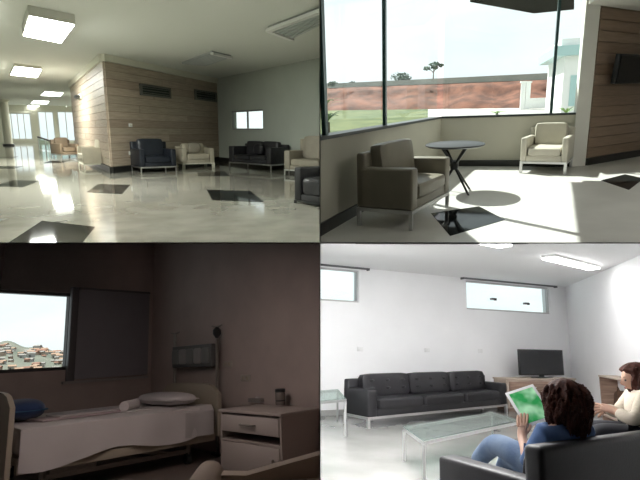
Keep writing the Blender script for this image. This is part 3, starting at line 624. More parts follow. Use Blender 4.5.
part('pillow_case', MB().cushion(-.24, .24, -.62, .62, 0, .17, 2.6, 8), mat('pillow_cotton', (.60, .56, .56), .85, bump=.15, bscale=8), pil)
part('seam', MB().cushion(-.25, .25, -.635, .635, .075, .09, 4, 8), mat('pillow_cotton', (.60, .56, .56), .85), pil)
cu = thing(R3, 'cushion', 'dark blue cushion leaning at the foot of the bed', 'cushion', onbed(LB - .30, -.95), HBm)
part('cover', MB().cushion(-.22, .22, -.36, .36, 0, .24, 2.4, 8), mat('navy_cloth', (.012, .03, .10), .8, sheen=.3, col2=(.02, .05, .14), scale=5), cu); part('piping', MB().cushion(-.23, .23, -.37, .37, .105, .125, 4, 8), mat('blue_piping', (.03, .11, .22), .7), cu)
bo = thing(R3, 'towel', 'grey folded towel lying on the bed sheet', 'towel', onbed(1.55, -.62), HBm + .15)
part('lower_fold', MB().box(-.55, .55, -.2, .2, 0, .025, .008), mat('grey_towel', (.42, .34, .34), .9, bump=.3, bscale=40), bo); part('upper_fold', MB().box(-.53, .35, -.18, .18, .025, .045, .008), mat('pale_towel', (.47, .44, .44), .9, bump=.3, bscale=40), bo)
br = thing(R3, 'roll', 'small rolled white cloth on the bed near the pillow', 'cloth', onbed(.98, -.55), HBm)
part('roll_body', MB().tube((-.12, -.1, .065), (.12, .1, .065), .065, 14), sheet, br); part('loose_end', MB().box(-.2, .15, -.02, .22, 0, .012, .004), sheet, br)
# bedside rail with poles behind the bed head
def onhead(px, py, k): return R3.W(px, py, K0 + ft * k, CR + ft * k)
a = onhead(175, 350, .12); b = onhead(217, 350, .12); zb = .5
t = thing(R3, 'medical_pole_stand', 'pair of metal poles carrying a cushioned panel behind the bed head', 'pole stand', ((a.x + b.x) / 2, (a.y + b.y) / 2, 0), math.atan2((b - a).y, (b - a).x)); hl = (V((b.x, b.y, 0)) - V((a.x, a.y, 0))).length / 2
za = onhead(175, 334, .12).z; zb = onhead(217, 327, .12).z; p0 = onhead(196, 345, .12).z; p1 = onhead(196, 367, .12).z
for sx, z in ((-1, za), (1, zb)):
    part('pole', MB().tube((sx * hl, 0, 0), (sx * hl, 0, z), .022), steel3, t)
    part('foot', MB().box(sx * hl - .1, sx * hl + .1, -.04, .04, 0, .03), blackm, t)
    part('hook', MB().path([(sx * hl - .13, 0, z + .02), (sx * hl, 0, z), (sx * hl + .13, 0, z + .02)], .012), steel3, t)
part('drip_chamber', MB().lathe([(.02, -.16), (.06, -.10), (.06, -.04), (.02, 0)], 12, (hl, 0, zb)), blackm, t)
pc = part('panel', MB().box(-hl, hl * .88, -.05, .03, p1, p0, .015), mat('panel_frame', (.12, .12, .12), .5), t)
for i in range(5): part('pad', MB().cushion(-hl * .95 + i * hl * .36, -hl * .95 + (i + .9) * hl * .36, -.08, -.04, p1 + .05, p0 - .05, 6, 4), mat('panel_pad_%d' % (i % 2), [(.20, .21, .20), (.30, .29, .28)][i % 2], .7), pc)
# wall sockets
for px, py, lb in ((228, 364, 'pale socket plate on the wall beside the bed head'), (246, 378, 'small wall plate above the bedside cabinet')):
    p = onhead(px, py, .0); t = thing(R3, 'wall_socket', lb, 'socket', p, math.atan2(hd.y, hd.x))
    part('plate', MB().box(-.11, .11, -.016, 0, -.045, .045, .005), mat('socket_plate', (.42, .38, .33), .5), t); [part('outlet', MB().tube((x, -.024, 0), (x, -.014, 0), .025, 12), beige3, t) for x in (-.04, .05)]
# bedside cabinet: front edge runs along the wall direction
cw, cd, ch = 1.12, .55, .72
CF = R3.F(281, 413.5, z=ch); CF = V((CF.x, CF.y, 0)); cmid = CF - hd * (cw / 2)
cab = thing(R3, 'bedside_cabinet', 'pale bedside cabinet with drawer and dark open shelf', 'cabinet', cmid, math.atan2(hd.y, hd.x))
cabm = mat('cabinet_laminate', (.40, .35, .32), .5, var=.03, scale=3); hw_ = cw / 2
part('body', MB().box(-hw_, -hw_ + .03, 0, cd, 0, ch - .03).box(hw_ - .03, hw_, 0, cd, 0, ch - .03).box(-hw_ + .03, hw_ - .03, cd - .02, cd, 0, ch - .03).box(-hw_ + .03, hw_ - .03, .0, cd - .02, .04, .07).box(-hw_ + .03, hw_ - .03, .0, cd - .02, .38, .40), cabm, cab)
part('top', MB().box(-hw_ - .02, hw_ + .02, -.02, cd, ch - .03, ch, .006), cabm, cab)
dr = part('drawer', MB().box(-hw_ + .035, hw_ - .035, -.015, .4, .485, ch - .055, .004), mat('drawer_front', (.46, .41, .38), .45), cab); part('handle', MB().path([(-.14, -.015, .575), (-.12, -.045, .575), (.12, -.045, .575), (.14, -.015, .575)], .01), steel3, dr)
dd = part('door', MB().box(-hw_ + .035, hw_ - .035, -.015, .005, .075, .375, .004), mat('drawer_front', (.46, .41, .38), .45), cab); part('knob', MB().ball((hw_ - .12, -.03, .25), (.018, .018, .018), 10, 8), steel3, dd)
def oncab(x, y): return cmid + Mx.Rotation(math.atan2(hd.y, hd.x), 3, 'Z') @ V((x, y, ch + .001))
tp3 = R3.F(280.5, 405, z=ch); mg = thing(R3, 'jar', 'small dark banded jar on the bedside cabinet', 'jar', tp3 + V((0, 0, .001)))
part('jar_body', MB().lathe([(.055, 0), (.06, .01), (.06, .14), (.055, .15)], 20), mat('jar_glass', (.22, .19, .17), .2), mg); part('lid', MB().lathe([(.064, .15), (.064, .185), (.05, .19)], 20), blackm, mg); part('band', MB().lathe([(.0615, .045), (.0615, .06)], 20), blackm, mg)
tp3 = R3.F(258, 402, z=ch); tr = thing(R3, 'tray', 'small low box of tissues on the bedside cabinet', 'box', tp3 + V((0, 0, .001)), math.atan2(hd.y, hd.x))
part('box_body', MB().box(-.13, .13, -.07, .07, 0, .05, .006), mat('tissue_box', (.30, .27, .25), .6), tr); part('tissue', MB().ball((0, 0, .052), (.05, .03, .02), 10, 6), sheet, tr)
# cream upholstered seat in the foreground, running out of the picture
cs = mat('cream_cloth', (.42, .36, .30), .85, bump=.15, bscale=20)
sz_ = .62
a = R3.F(196, 462, z=sz_); b = R3.F(330, 443, z=sz_ + .12)
t = thing(R3, 'daybed', 'cream upholstered daybed end in front of the bedside cabinet', 'daybed', (a.x, a.y, 0), math.atan2(-.22, 1))
g0 = R3.D(240, 470, 3.9); 
part('seat', MB().cushion(.0, 2.2, -1.5, .0, .30, .50, 10), cs, t)
def bolster(u, v):
    a_ = 2 * math.pi * v; x = .05 + u * .0
    return V((0, 0, 0))
part('rolled_end', MB().tube((.09, -1.5, .52), (.09, .02, .52), .10, 20), cs, t)
part('back', MB().prism([(.10, 0, .45), (.10, 0, .56), (.35, 0, .54), (.65, 0, .60), (1.4, 0, .74), (2.2, 0, .78), (2.2, 0, .45)], (0, -.14, 0)), cs, t)
for x in (.1, 2.0):
    for y in (-.1, -1.35): part('leg', MB().tube((x, y, 0), (x, y, .31), .03), steel3, t)
part('base', MB().box(.02, 2.18, -1.48, -.02, .24, .31, .01), cs, t)
# ================================================================== ROOM 4: the white waiting room
Z4 = 2.62
floor4 = mat('pale_marble', (.30, .30, .285), .16, col2=(.37, .37, .355), scale=1.6, detail=8, coat=.3)
ceil4 = mat('white_ceiling', (.80, .80, .80), .9)
Q0 = R4.F(318, 416); Q1 = R4.F(574, 404); Q2 = R4.F(640, 432)
dq = (Q1 - Q0).normalized(); Q0 = Q0 - dq * 1.5; dr_ = (Q2 - Q1).normalized(); Q3 = Q1 + dr_ * 5.5
pl4 = [(Q0.x - .6, 1.2), (Q0.x, Q0.y + .2), (Q1.x, Q1.y + .25), (Q3.x + .3, Q3.y), (Q3.x + .3, 1.2)]
struct(R4, 'floor', MB().prism([(x, y, -.1) for x, y in pl4], (0, 0, .1)), floor4, 'pale polished floor of the waiting room')
struct(R4, 'ceiling', MB().prism([(x, y, Z4) for x, y in pl4], (0, 0, .1)), ceil4, 'white ceiling of the waiting room')
hA = hole(R4, 312, 264, 359, 298, Q0, Q1); hB = hole(R4, 466, 288, 550.5, 314.5, Q0, Q1)
zt_ = (hA[3] + hB[3]) / 2; zb_ = (hA[2] + hB[2]) / 2
hA = (hA[0], hA[1], zb_, zt_); hB = (hB[0], hB[1], zb_, zt_)
wall_open(R4, 'wall_back', Q0, Q1, 0, Z4, .2, [hA, hB], whitep, 'white back wall with two high windows')
struct(R4, 'wall_right', MB().wall(Q1, Q3, 0, Z4, .2), whitep, 'white right wall of the waiting room')
struct(R4, 'wall_near_right', MB().wall(Q3, V((Q3.x + .2, 1.2, 0)), 0, Z4, .2), whitep, 'white side wall near the viewer')
base4 = mat('grey_skirting', (.45, .45, .44), .5)
band(R4, 'baseboard_back', Q0, Q1, 0, .09, .02, base4, 'grey skirting of the back wall'); band(R4, 'baseboard_right', Q1, Q3, 0, .09, .02, base4, 'grey skirting of the right wall')
fr4 = mat('light_window_frame', (.50, .50, .50), .5); 
wA = window(R4, 'window_1', Q0, Q1, hA, 'high window cut off by the partition', fr4, 0, .03); wB = window(R4, 'window_2', Q0, Q1, hB, 'long high window above the television', fr4, 0, .03)
# blind boxes over the windows
for hx, lb, e0 in ((hA, 'grey roller blind bar above the cut-off window', .0), (hB, 'grey roller blind bar above the long high window', .12)):
    p = Q0 + dq * (hx[0] - e0); n = off(Q0, Q1, 1)
    t = thing(R4, 'roller_blind', lb, 'blind', (p.x, p.y, hx[3]), math.atan2(dq.y, dq.x)); Lr = hx[1] - hx[0] + e0 + .16
    part('tube', MB().tube((0, -.05, .05), (Lr, -.05, .05), .035, 12), mat('blind_grey', (.12, .12, .125), .5), t)
    part('bracket', MB().box(-.02, .0, -.09, -.001, .005, .09), mat('blind_grey', (.12, .12, .125), .5), t); part('bracket', MB().box(Lr, Lr + .02, -.09, -.001, .005, .09), mat('blind_grey', (.12, .12, .125), .5), t)
# window catches
for px, py, lb in ((494, 299, 'dark window catch on the long high window, one nearer the sofa'), (527, 303.5, 'dark window catch on the long high window, one nearer the corner')):
    p = R4.W(px, py, Q0, Q1); t = thing(R4, 'window_catch', lb, 'catch', p, math.atan2(dq.y, dq.x)); part('plate', MB().box(-.06, .06, -.02, .06, -.02, .02, .004), mat('blind_grey', (.12, .12, .125), .5), t); part('lever', MB().box(-.02, .02, -.06, -.02, -.035, .01, .004), blackm, t)
for px, py, lb in ((360, 349, 'small wall socket behind the sofa end'), (427, 350, 'small wall socket above the middle of the sofa'), (480, 351, 'small wall socket near the television')):
    p = R4.W(px, py, Q0, Q1); t = thing(R4, 'wall_socket', lb, 'socket', p, math.atan2(dq.y, dq.x)); part('plate', MB().box(-.06, .06, -.012, 0, -.04, .04, .004), mat('socket_white', (.82, .82, .82), .5), t); part('outlet', MB().tube((0, -.016, 0), (0, -.01, 0), .022, 12), mat('socket_white', (.82, .82, .82), .5), t)
# ceiling lamps
tubeE = emitmat('tube_light', (1., .99, .98), 24.)
def tube_lamp(a, b, wd, lb):
    a = V((a.x, a.y, 0)); b = V((b.x, b.y, 0)); d = b - a; c = (a + b) / 2; Lh = d.length / 2
    t = thing(R4, 'ceiling_lamp', lb, 'ceiling lamp', (c.x, c.y, Z4), math.atan2(d.y, d.x), 'strip lamps on the white ceiling')
    part('housing', MB().box(-Lh, Lh, -wd / 2, wd / 2, -.04, 0, .005), ceil4, t); part('diffuser', MB().box(-Lh + .01, Lh - .01, -wd / 2 + .01, wd / 2 - .01, -.06, -.04), tubeE, t)
z = Z4 - .05; la = R4.F(548, 258, z=z); lb_ = R4.F(594, 269, z=z)
tube_lamp(la, lb_, .22, 'strip lamp on the ceiling over the television corner')
lc = R4.F(462, 238, z=z); ld = R4.F(506, 246.5, z=z)
tube_lamp(lc, ld, .22, 'strip lamp on the ceiling in front of the long window')
# flat fill panels added under the sloping slab to brighten the waiting room
for k, (x, y) in enumerate(((.75, 3.6), (.65, 6.1), (1.35, 5.0))):
    flat_panel('light_panel', ['flat light panel on the slab above the reader', 'flat light panel on the slab above the coffee table', 'flat light panel on the slab by the right wall'][k], x, y, emitmat('slab_panel_%d' % (k > 0), (1., .99, .98), 30. if k else 5.), ceil4, 'flat panels under the sloping slab')
# tufted sofa
blk4 = mat('charcoal_leather', (.011, .0105, .013), .42, var=.15, scale=10, bump=.1); btn = mat('leather_button', (.012, .012, .014), .4)
armchair(R4, 'sofa', 'long black tufted leather sofa with chrome legs', (368, 429), (508, 413), blk4, .58, cat='sofa', h_arm=.55, h_back=.75, arm=.20, seat_h=.42, leg_h=.16, nseat=3, tuft=btn, back_t=.2, thick=.03)
# glass tables
gl4 = glassmat('table_glass', (.80, .90, .86), .30, .02); ge = mat('glass_edge', (.25, .36, .33), .2)
def glass_table(room, name, lb, px, zt, legs):
    p = [room.F(*c, z=zt) for c in px]; c = sum(p, V()) / 4; t = thing(room, name, lb, 'table', (c.x, c.y, 0)); p = [V((v.x - c.x, v.y - c.y, 0)) for v in p]
    part('glass_top', MB().prism([(v.x, v.y, zt - .012) for v in p], (0, 0, .012)), gl4, t)
    q = [v * .985 for v in p]
    part('frame', MB().bar((q[0].x, q[0].y, zt - .03), (q[1].x, q[1].y, zt - .03), .025, .03).bar((q[1].x, q[1].y, zt - .03), (q[2].x, q[2].y, zt - .03), .025, .03).bar((q[2].x, q[2].y, zt - .03), (q[3].x, q[3].y, zt - .03), .025, .03).bar((q[3].x, q[3].y, zt - .03), (q[0].x, q[0].y, zt - .03), .025, .03), chrome, t)
    for v in q: part('leg', MB().box(v.x - .014, v.x + .014, v.y - .014, v.y + .014, 0, zt - .044), chrome, t)
    return t
glass_table(R4, 'coffee_table', 'low glass coffee table with chrome legs in front of the sofa', [(403, 426), (423, 440), (520, 420), (492, 411)], .36, 4)
glass_table(R4, 'side_table', 'small glass side table at the end of the sofa', [(300, 392), (306, 402), (346, 398), (338, 389)], .50, 4)
# television and cabinets
wood4 = mat('walnut_veneer', (.20, .125, .09), .45, col2=(.32, .22, .165), scale=2.5, stretch=(1, 1, 14), detail=6); wood4b = mat('pale_veneer', (.42, .33, .27), .45, col2=(.52, .43, .36), scale=2.5, stretch=(1, 1, 14), detail=6)
a = R4.F(509, 411.8); b = R4.F(578, 410); dv = (b - a); zc4 = .62
t = thing(R4, 'television_cabinet', 'wooden cabinet with two drawers under the television', 'cabinet', a, math.atan2(dv.y, dv.x)); Lc = dv.length
part('body', MB().box(0, Lc, .02, .42, .06, zc4 - .03), wood4b, t); part('top', MB().box(-.02, Lc + .02, 0, .43, zc4 - .03, zc4, .005), wood4b, t); part('plinth', MB().box(.04, Lc - .04, .05, .4, 0, .06), wood4, t)
for i in range(2):
    d_ = part('drawer', MB().box(.05, Lc - .42, .0, .02, .09 + i * .25, .31 + i * .25, .004), wood4, t); part('handle', MB().box(Lc * .3, Lc * .4, -.02, 0, .19 + i * .25, .205 + i * .25), chrome, d_)
part('side_panel', MB().box(Lc - .38, Lc - .05, .0, .02, .09, .56, .004), wood4b, t)
ca = a + V((dv.x, dv.y, 0)).normalized() * (Lc * .5) + V((-dv.y, dv.x, 0)).normalized() * .2
p0_ = R4.W(519.5, 376, a + V((-dv.y, dv.x, 0)).normalized() * .2, b + V((-dv.y, dv.x, 0)).normalized() * .2); p1_ = R4.W(561.5, 350, a + V((-dv.y, dv.x, 0)).normalized() * .2, b + V((-dv.y, dv.x, 0)).normalized() * .2)
tw = math.hypot(p1_.x - p0_.x, p1_.y - p0_.y); th = p1_.z - zc4; cm = (p0_ + p1_) / 2
t = thing(R4, 'television', 'flat black television standing on the wooden cabinet', 'television', (cm.x, cm.y, zc4), math.atan2(dv.y, dv.x))
part('casing', MB().box(-tw / 2, tw / 2, -.03, .03, .05, th, .008), mat('tv_black', (.012, .012, .013), .3), t); part('screen', MB().box(-tw / 2 + .025, tw / 2 - .025, -.034, -.029, .08, th - .025), mat('tv_screen_grey', (.02, .021, .023), .15), t)
part('stand', MB().lathe([(.26, .0), (.26, .012), (.06, .02)], 24, sy=.5).box(-.05, .05, -.015, .02, .015, .07), mat('tv_black', (.012, .012, .013), .3), t)
# open wooden cabinet on the right wall with a brown bag
a2 = R4.F(603, 423); b2 = R4.F(634, 437)
dv2 = b2 - a2; L2 = dv2.length; t = thing(R4, 'open_cabinet', 'low open wooden cabinet beside the person in cream', 'cabinet', a2, math.atan2(dv2.y, dv2.x))
h2 = R4.D(604, 375, a2.y).z
for x in (0, L2 - .03): part('side', MB().box(x, x + .03, 0, .35, 0, h2 - .03), wood4, t)
part('top', MB().box(-.01, L2 + .01, -.01, .36, h2 - .03, h2, .004), wood4b, t); part('shelf', MB().box(.03, L2 - .03, .01, .34, .12, .15), wood4b, t); part('back', MB().box(.03, L2 - .03, .33, .35, .15, h2 - .03), mat('pale_panel', (.55, .50, .42), .6), t)
bgp = a2 + V((dv2.x, dv2.y, 0)).normalized() * (L2 * .32) + V((-dv2.y, dv2.x, 0)).normalized() * .15
t = thing(R4, 'bag', 'upright dark brown bag inside the open cabinet', 'bag', (bgp.x, bgp.y, .151), math.atan2(dv2.y, dv2.x))
part('bag_body', MB().prism([(-.14, -.06, 0), (.14, -.06, 0), (.10, -.05, .30), (.02, -.04, .42), (-.08, -.05, .36)], (0, .12, 0)), mat('brown_leather', (.07, .035, .02), .5), t); part('strap', MB().path([(-.06, 0, .36), (-.03, 0, .47), (.03, 0, .42)], .012), mat('brown_leather', (.07, .035, .02), .5), t)
# ---- near armchair and the second one
def cv(p): q = R4.D(480 + 500 * p[0] / p[1], 346 + (1.25 - p[2]) * 500 / p[1], 1.1 * p[1]); return q
def cf(p, z=.6): q = cv((p[0], p[1], z)); return V((q.x, q.y, 0))
fc = V((-.68, .733, 0)); bl = V((.21, 2.45, 0)); brr = V((.97, 3.17, 0)); dep = .68
armchair(R4, 'armchair', 'black leather armchair holding the reader with the tablet', cf(brr + fc * dep), cf(bl + fc * dep), blk4, dep * 1.05, h_arm=.60, h_back=.84, arm=.13, seat_h=.37, leg_h=.1, back_t=.16, cush=.14)
armchair(R4, 'armchair', 'black leather armchair holding the person in cream', cf((.88, 4.35)), cf((.92, 3.45)), blk4, .85, h_arm=.60, h_back=.80, arm=.13, seat_h=.44, leg_h=.1)
# ---- people: each body one skinned surface, clothes and hair on top
skin = mat('skin', (.52, .31, .22), .55, var=.04, scale=12); denim = mat('blue_denim', (.055, .12, .28), .85, col2=(.09, .17, .36), scale=9, bump=.2, bscale=60); jeans = mat('pale_jeans', (.09, .145, .25), .85, col2=(.16, .225, .33), scale=7, bump=.2, bscale=60)
hairm = mat('dark_brown_hair', (.040, .014, .010), .6, col2=(.095, .034, .024), scale=5, stretch=(9, 9, 1.2), bump=.4, bscale=18, spec=.15); knit = mat('cream_knit', (.52, .46, .37), .9, bump=.35, bscale=55); trousers = mat('dark_trousers', (.015, .016, .022), .85)
def skinned(name, verts, edges, radii, m, parent, sub=2, root=0):
    me = bpy.data.meshes.new(name); me.from_pydata([V(v) for v in verts], edges, []); o = link(bpy.data.objects.new(name, me)); o.parent = parent
    sm = o.modifiers.new('skin', 'SKIN'); sm.use_smooth_shade = True; me.skin_vertices if me.skin_vertices else None
    bpy.context.view_layer.objects.active = o
    for i, r in enumerate(radii):
        sv = me.skin_vertices[0].data[i]; sv.radius = (r, r) if not isinstance(r, tuple) else r; sv.use_root = (i == root)
    ss = o.modifiers.new('smooth', 'SUBSURF'); ss.levels = sub; ss.render_levels = sub
    bpy.context.view_layer.update(); dg = bpy.context.evaluated_depsgraph_get(); me2 = bpy.data.meshes.new_from_object(o.evaluated_get(dg)); o.modifiers.clear(); o.data = me2; me2.materials.clear(); me2.materials.append(m)
    for p in me2.polygons: p.use_smooth = True
    return o
def hand(vs, es, rs, wi, wrist, direction, curl, side):
    """palm and five fingers growing from the wrist vertex wi; direction = fingers, curl = way they bend, side = thumb side"""
    d = V(direction).normalized(); c = V(curl).normalized(); s_ = V(side).normalized(); w0 = V(wrist)
    def add(p, r, j): vs.append(tuple(p)); rs.append(r); es.append((j, len(vs) - 1)); return len(vs) - 1
    palm = add(w0 + d * .045, (.024, .02), wi)
    for k, (o_, L_) in enumerate(((.026, .066), (.009, .074), (-.009, .068), (-.026, .052))):
        b_ = add(w0 + d * .088 + s_ * o_, .0105, palm); m1 = add(w0 + d * (.088 + L_ * .5) + s_ * o_ * 1.1 + c * .012, .0092, b_); add(w0 + d * (.088 + L_ * .78) + s_ * o_ * 1.1 + c * .038, .0078, m1)
    t0 = add(w0 + d * .035 + s_ * .034 + c * .006, .011, palm); add(w0 + d * .075 + s_ * .05 + c * .026, .009, t0)
def head_mesh(c, fwd, s_, parent, mats, hair):
    """an egg-shaped head with nose, eyes, mouth and ears; fwd = facing direction"""
    f_ = V(fwd).normalized(); up = V((0, 0, 1)); r_ = f_.cross(up).normalized(); up = r_.cross(f_)
    B_ = Mx((r_, f_, up)).transposed().to_4x4(); T_ = Mx.Translation(V(c)) @ B_ @ Mx.Scale(s_, 4)
    b = bmesh.new(); bmesh.ops.create_uvsphere(b, u_segments=28, v_segments=20, radius=1)
    for v in b.verts:
        x, y, z_ = v.co; k = 1 - .22 * max(0, -z_) ** 1.5
        nx, ny, nz_ = x * .074 * k, y * .094 * (k if y < 0 else (1 - .10 * max(0, -z_))), z_ * .118
        if y > .3:
            g = math.exp(-((x / .16) ** 2)); ny += .022 * g * math.exp(-((z_ + .12) / .16) ** 2) + .012 * g * math.exp(-((z_ - .0) / .2) ** 2)       # nose
            ny -= .008 * math.exp(-((abs(x) - .36) / .16) ** 2) * math.exp(-((z_ - .08) / .12) ** 2)                                             # eye sockets
            ny += .006 * math.exp(-(x / .28) ** 2) * math.exp(-((z_ + .46) / .07) ** 2) + .010 * math.exp(-(x / .3) ** 2) * math.exp(-((z_ + .82) / .15) ** 2)
        v.co = (nx, ny, nz_)
    m = MB(); m._merge(b, T_); hd_ = m
    for sx in (-1, 1): hd_.ball((sx * .075, -.005, -.005), (.012, .022, .034), 10, 8, mtx=T_)
    return hd_, T_
def person(room, label, org, **k):
    return person_(room, label, cf(org), **{a: (cv(b) if a in JN else b) for a, b in k.items()})
JN = 'pelvis spine chest neck headc shL elL wrL shR elR wrR knL anL knR anR'.split()
def person_(room, label, org, pelvis, spine, chest, neck, headc, fwd, shL, elL, wrL, shR, elR, wrR, knL, anL, knR, anR, top_m, leg_m, sleeve, hdir, curl, side, hs=1.):
    t = thing(room, 'person', label, 'person', org); o = V(org); J = lambda p: tuple(V(p) - o)
    vs = [J(pelvis), J(spine), J(chest), J(neck), J(V(headc) - V((0, 0, .06))), J(shL), J(elL), J(wrL), J(shR), J(elR), J(wrR)]
    hipL = V(pelvis) + (V(knL) - V(knR)).normalized() * .07; hipR = V(pelvis) - (V(knL) - V(knR)).normalized() * .07
    vs += [J(hipL), J(knL), J(anL), J(hipR), J(knR), J(anR)]
    es = [(0, 1), (1, 2), (2, 3), (3, 4), (2, 5), (5, 6), (6, 7), (2, 8), (8, 9), (9, 10), (0, 11), (11, 12), (12, 13), (0, 14), (14, 15), (15, 16)]
    rs = [.11, .10, .11, .047, .05, .05, .036, .026, .05, .036, .026, .075, .052, .034, .075, .052, .034]
    base = (list(vs), list(es), list(rs))
    for an, j in ((anL, 13), (anR, 16)):                   # feet
        k = V(an) - V(knL if j == 13 else knR); fdir = V(fwd); fdir.z = 0; fdir.normalize(); vs.append(J(V(an) + fdir * .14 + V((0, 0, -.03)))); rs.append(.03); es.append((j, len(vs) - 1))
    for j, w_, sgn in ((7, wrL, 1), (10, wrR, -1)): hand(vs, es, rs, j, J(w_), hdir[0 if sgn > 0 else 1], curl, V(side) * sgn)
    body = skinned('body', vs, es, rs, skin, t, 2)
    hmb, T_ = head_mesh(J(headc), fwd, hs, t, None, None)
    # head joined to the body surface
    hm_ = hmb.mesh('head', skin); bm_ = bmesh.new(); bm_.from_mesh(body.data); bm_.from_mesh(hm_); bm_.to_mesh(body.data); bm_.free()
    for p in body.data.polygons: p.use_smooth = True
    for sx in (-1, 1):
        part('eye', MB().ball((sx * .03, .082, .010), (.013, .008, .008), 10, 8, mtx=T_), mat('eye_dark', (.03, .02, .015), .2), t); part('eyebrow', MB().ball((sx * .03, .088, .034), (.019, .005, .0035), 8, 6, mtx=T_), hairm, t)
    part('lips', MB().ball((0, .093, -.054), (.022, .007, .007), 10, 6, mtx=T_), mat('lips', (.42, .16, .13), .5), t)
    # clothes
    tv_ = [J(pelvis), J(spine), J(chest), J(V(neck) - (V(neck) - V(chest)) * .25), J(shL), J(elL), J(V(elL).lerp(V(wrL), sleeve)), J(shR), J(elR), J(V(elR).lerp(V(wrR), sleeve))]
    skinned('jacket', tv_, [(0, 1), (1, 2), (2, 3), (2, 4), (4, 5), (5, 6), (2, 7), (7, 8), (8, 9)], [.135, .135, .14, .06, .078, .052, .044, .07, .052, .044], top_m, t, 2)
    lv = [J(V(pelvis) + V((0, 0, .02))), J(hipL), J(knL), J(V(anL).lerp(V(knL), .08)), J(hipR), J(knR), J(V(anR).lerp(V(knR), .08))]
    skinned('trousers', lv, [(0, 1), (1, 2), (2, 3), (0, 4), (4, 5), (5, 6)], [.13, .095, .072, .055, .095, .072, .055], leg_m, t, 2)
    fdir = V(fwd); fdir.z = 0; fdir.normalize()
    for an in (anL, anR):
        q = J(an); part('shoe', MB().cushion(-.045, .045, -.07, .20, -.085, .025, 3, 6, mtx=Mx.Translation(q) @ Mx.Rotation(math.atan2(-fdir.x, fdir.y), 4, 'Z')), blackm, t)
    return t, T_
# the reader with the tablet
sc = V((0, 0, 0))
P_ = dict(pelvis=(.45, 2.95, .47), spine=(.485, 2.915, .60), chest=(.50, 2.90, .70), neck=(.50, 2.90, .80), headc=(.485, 2.925, .925), fwd=(-.42, .86, -.30),
          shL=(.36, 2.76, .75), elL=(.285, 2.93, .565), wrL=(.262, 3.13, .675), shR=(.625, 3.03, .735), elR=(.60, 3.22, .60), wrR=(.46, 3.33, .74),
          knL=(.10, 3.27, .62), anL=(-.04, 3.52, .42), knR=(.20, 3.42, .50), anR=(.10, 3.62, .10))
pr, T_ = person(R4, 'person with long dark hair in blue denim reading a tablet, seen from behind', (.45, 2.95, .0), top_m=denim, leg_m=jeans, sleeve=.25, hdir=((.1, .5, .75), (-.5, .1, .75)), curl=(.1, .6, .2), side=(1, .2, 0), hs=1.0, **P_)
def wavy_hair(T_, parent, rx, ry, top, bottom, fr, seed, waves=11):
    rnd = random.Random(seed); ph = [rnd.uniform(0, 6.28) for _ in range(6)]; mb = MB(); nu, nv = 72, 30
    def f(u, v):
        a = 2 * math.pi * u; z = top + (bottom - top) * v; s = math.sin(math.pi * min(1, v * 1.05 + .0)) ** .5 if v < .5 else 1.0
        k = math.sqrt(max(0, 1 - max(0, 1 - v / .38) ** 2)); low = max(0, (v - .55) / .45); k *= (1 + .12 * math.sin(v * 3.1)) * (1 - .22 * low ** 2)
        lump = 1 + (.075 * math.sin(waves * a + ph[0] + 9 * v) + .04 * math.sin(5 * a + ph[1] - 14 * v) + .03 * math.sin(19 * a + ph[2] + 22 * v)) * (.35 + .9 * v)
        x = rx * k * lump * math.cos(a); y = ry * k * lump * math.sin(a)
        if y > 0: y *= fr + (1 - fr) * max(0, min(1, (.40 - v) / .14))   # open towards the face, a fringe above it
        zz = z + (.02 * math.sin(7 * a + ph[3]) * low)
        return T_ @ V((x, y - .02, zz))
    mb.grid(f, nu, nv); bmesh.ops.remove_doubles(mb.bm, verts=mb.bm.verts[:], dist=1e-4); bmesh.ops.holes_fill(mb.bm, edges=[e for e in mb.bm.edges if e.is_boundary], sides=0)
    h = part('hair', mb, hairm, parent)
    lk = MB()                                               # wavy locks lying over the mass of hair
    for i in range(90):
        a = -math.pi - .25 + (math.pi + .5) * (i + rnd.uniform(0, 1)) / 90
        v0 = rnd.uniform(.10, .45); v1 = rnd.uniform(.75, 1.08); p_, fq, am = rnd.uniform(0, 6.28), rnd.uniform(10, 17), rnd.uniform(.05, .13); pts = []
        for k in range(9):
            v = v0 + (v1 - v0) * k / 8; q = f(((a + am * math.sin(p_ + fq * v)) % (2 * math.pi)) / (2 * math.pi), min(v, 1)); c_ = T_.to_translation()
            o_ = V((q.x - c_.x, q.y - c_.y, 0)); o_ = o_.normalized() * (.004 + .010 * math.sin(p_ * 2 + fq * 1.3 * v)) if o_.length > 1e-4 else o_
            pts.append(q + o_ + V((0, 0, -.06 * max(0, v - 1))))
        for k in range(8): r0 = .011 * (1 - .75 * (k / 8) ** 2); lk.tube(pts[k], pts[k + 1], r0, 6, .011 * (1 - .75 * ((k + 1) / 8) ** 2))
    part('hair_locks', lk, hairm, h, kind='stuff')
    return h
T1 = Mx.Translation(T_.to_translation()) @ Mx.Rotation(math.atan2(.42, .86), 4, 'Z')
wavy_hair(T1, pr, .104, .108, .132, -.175, .50, 5)
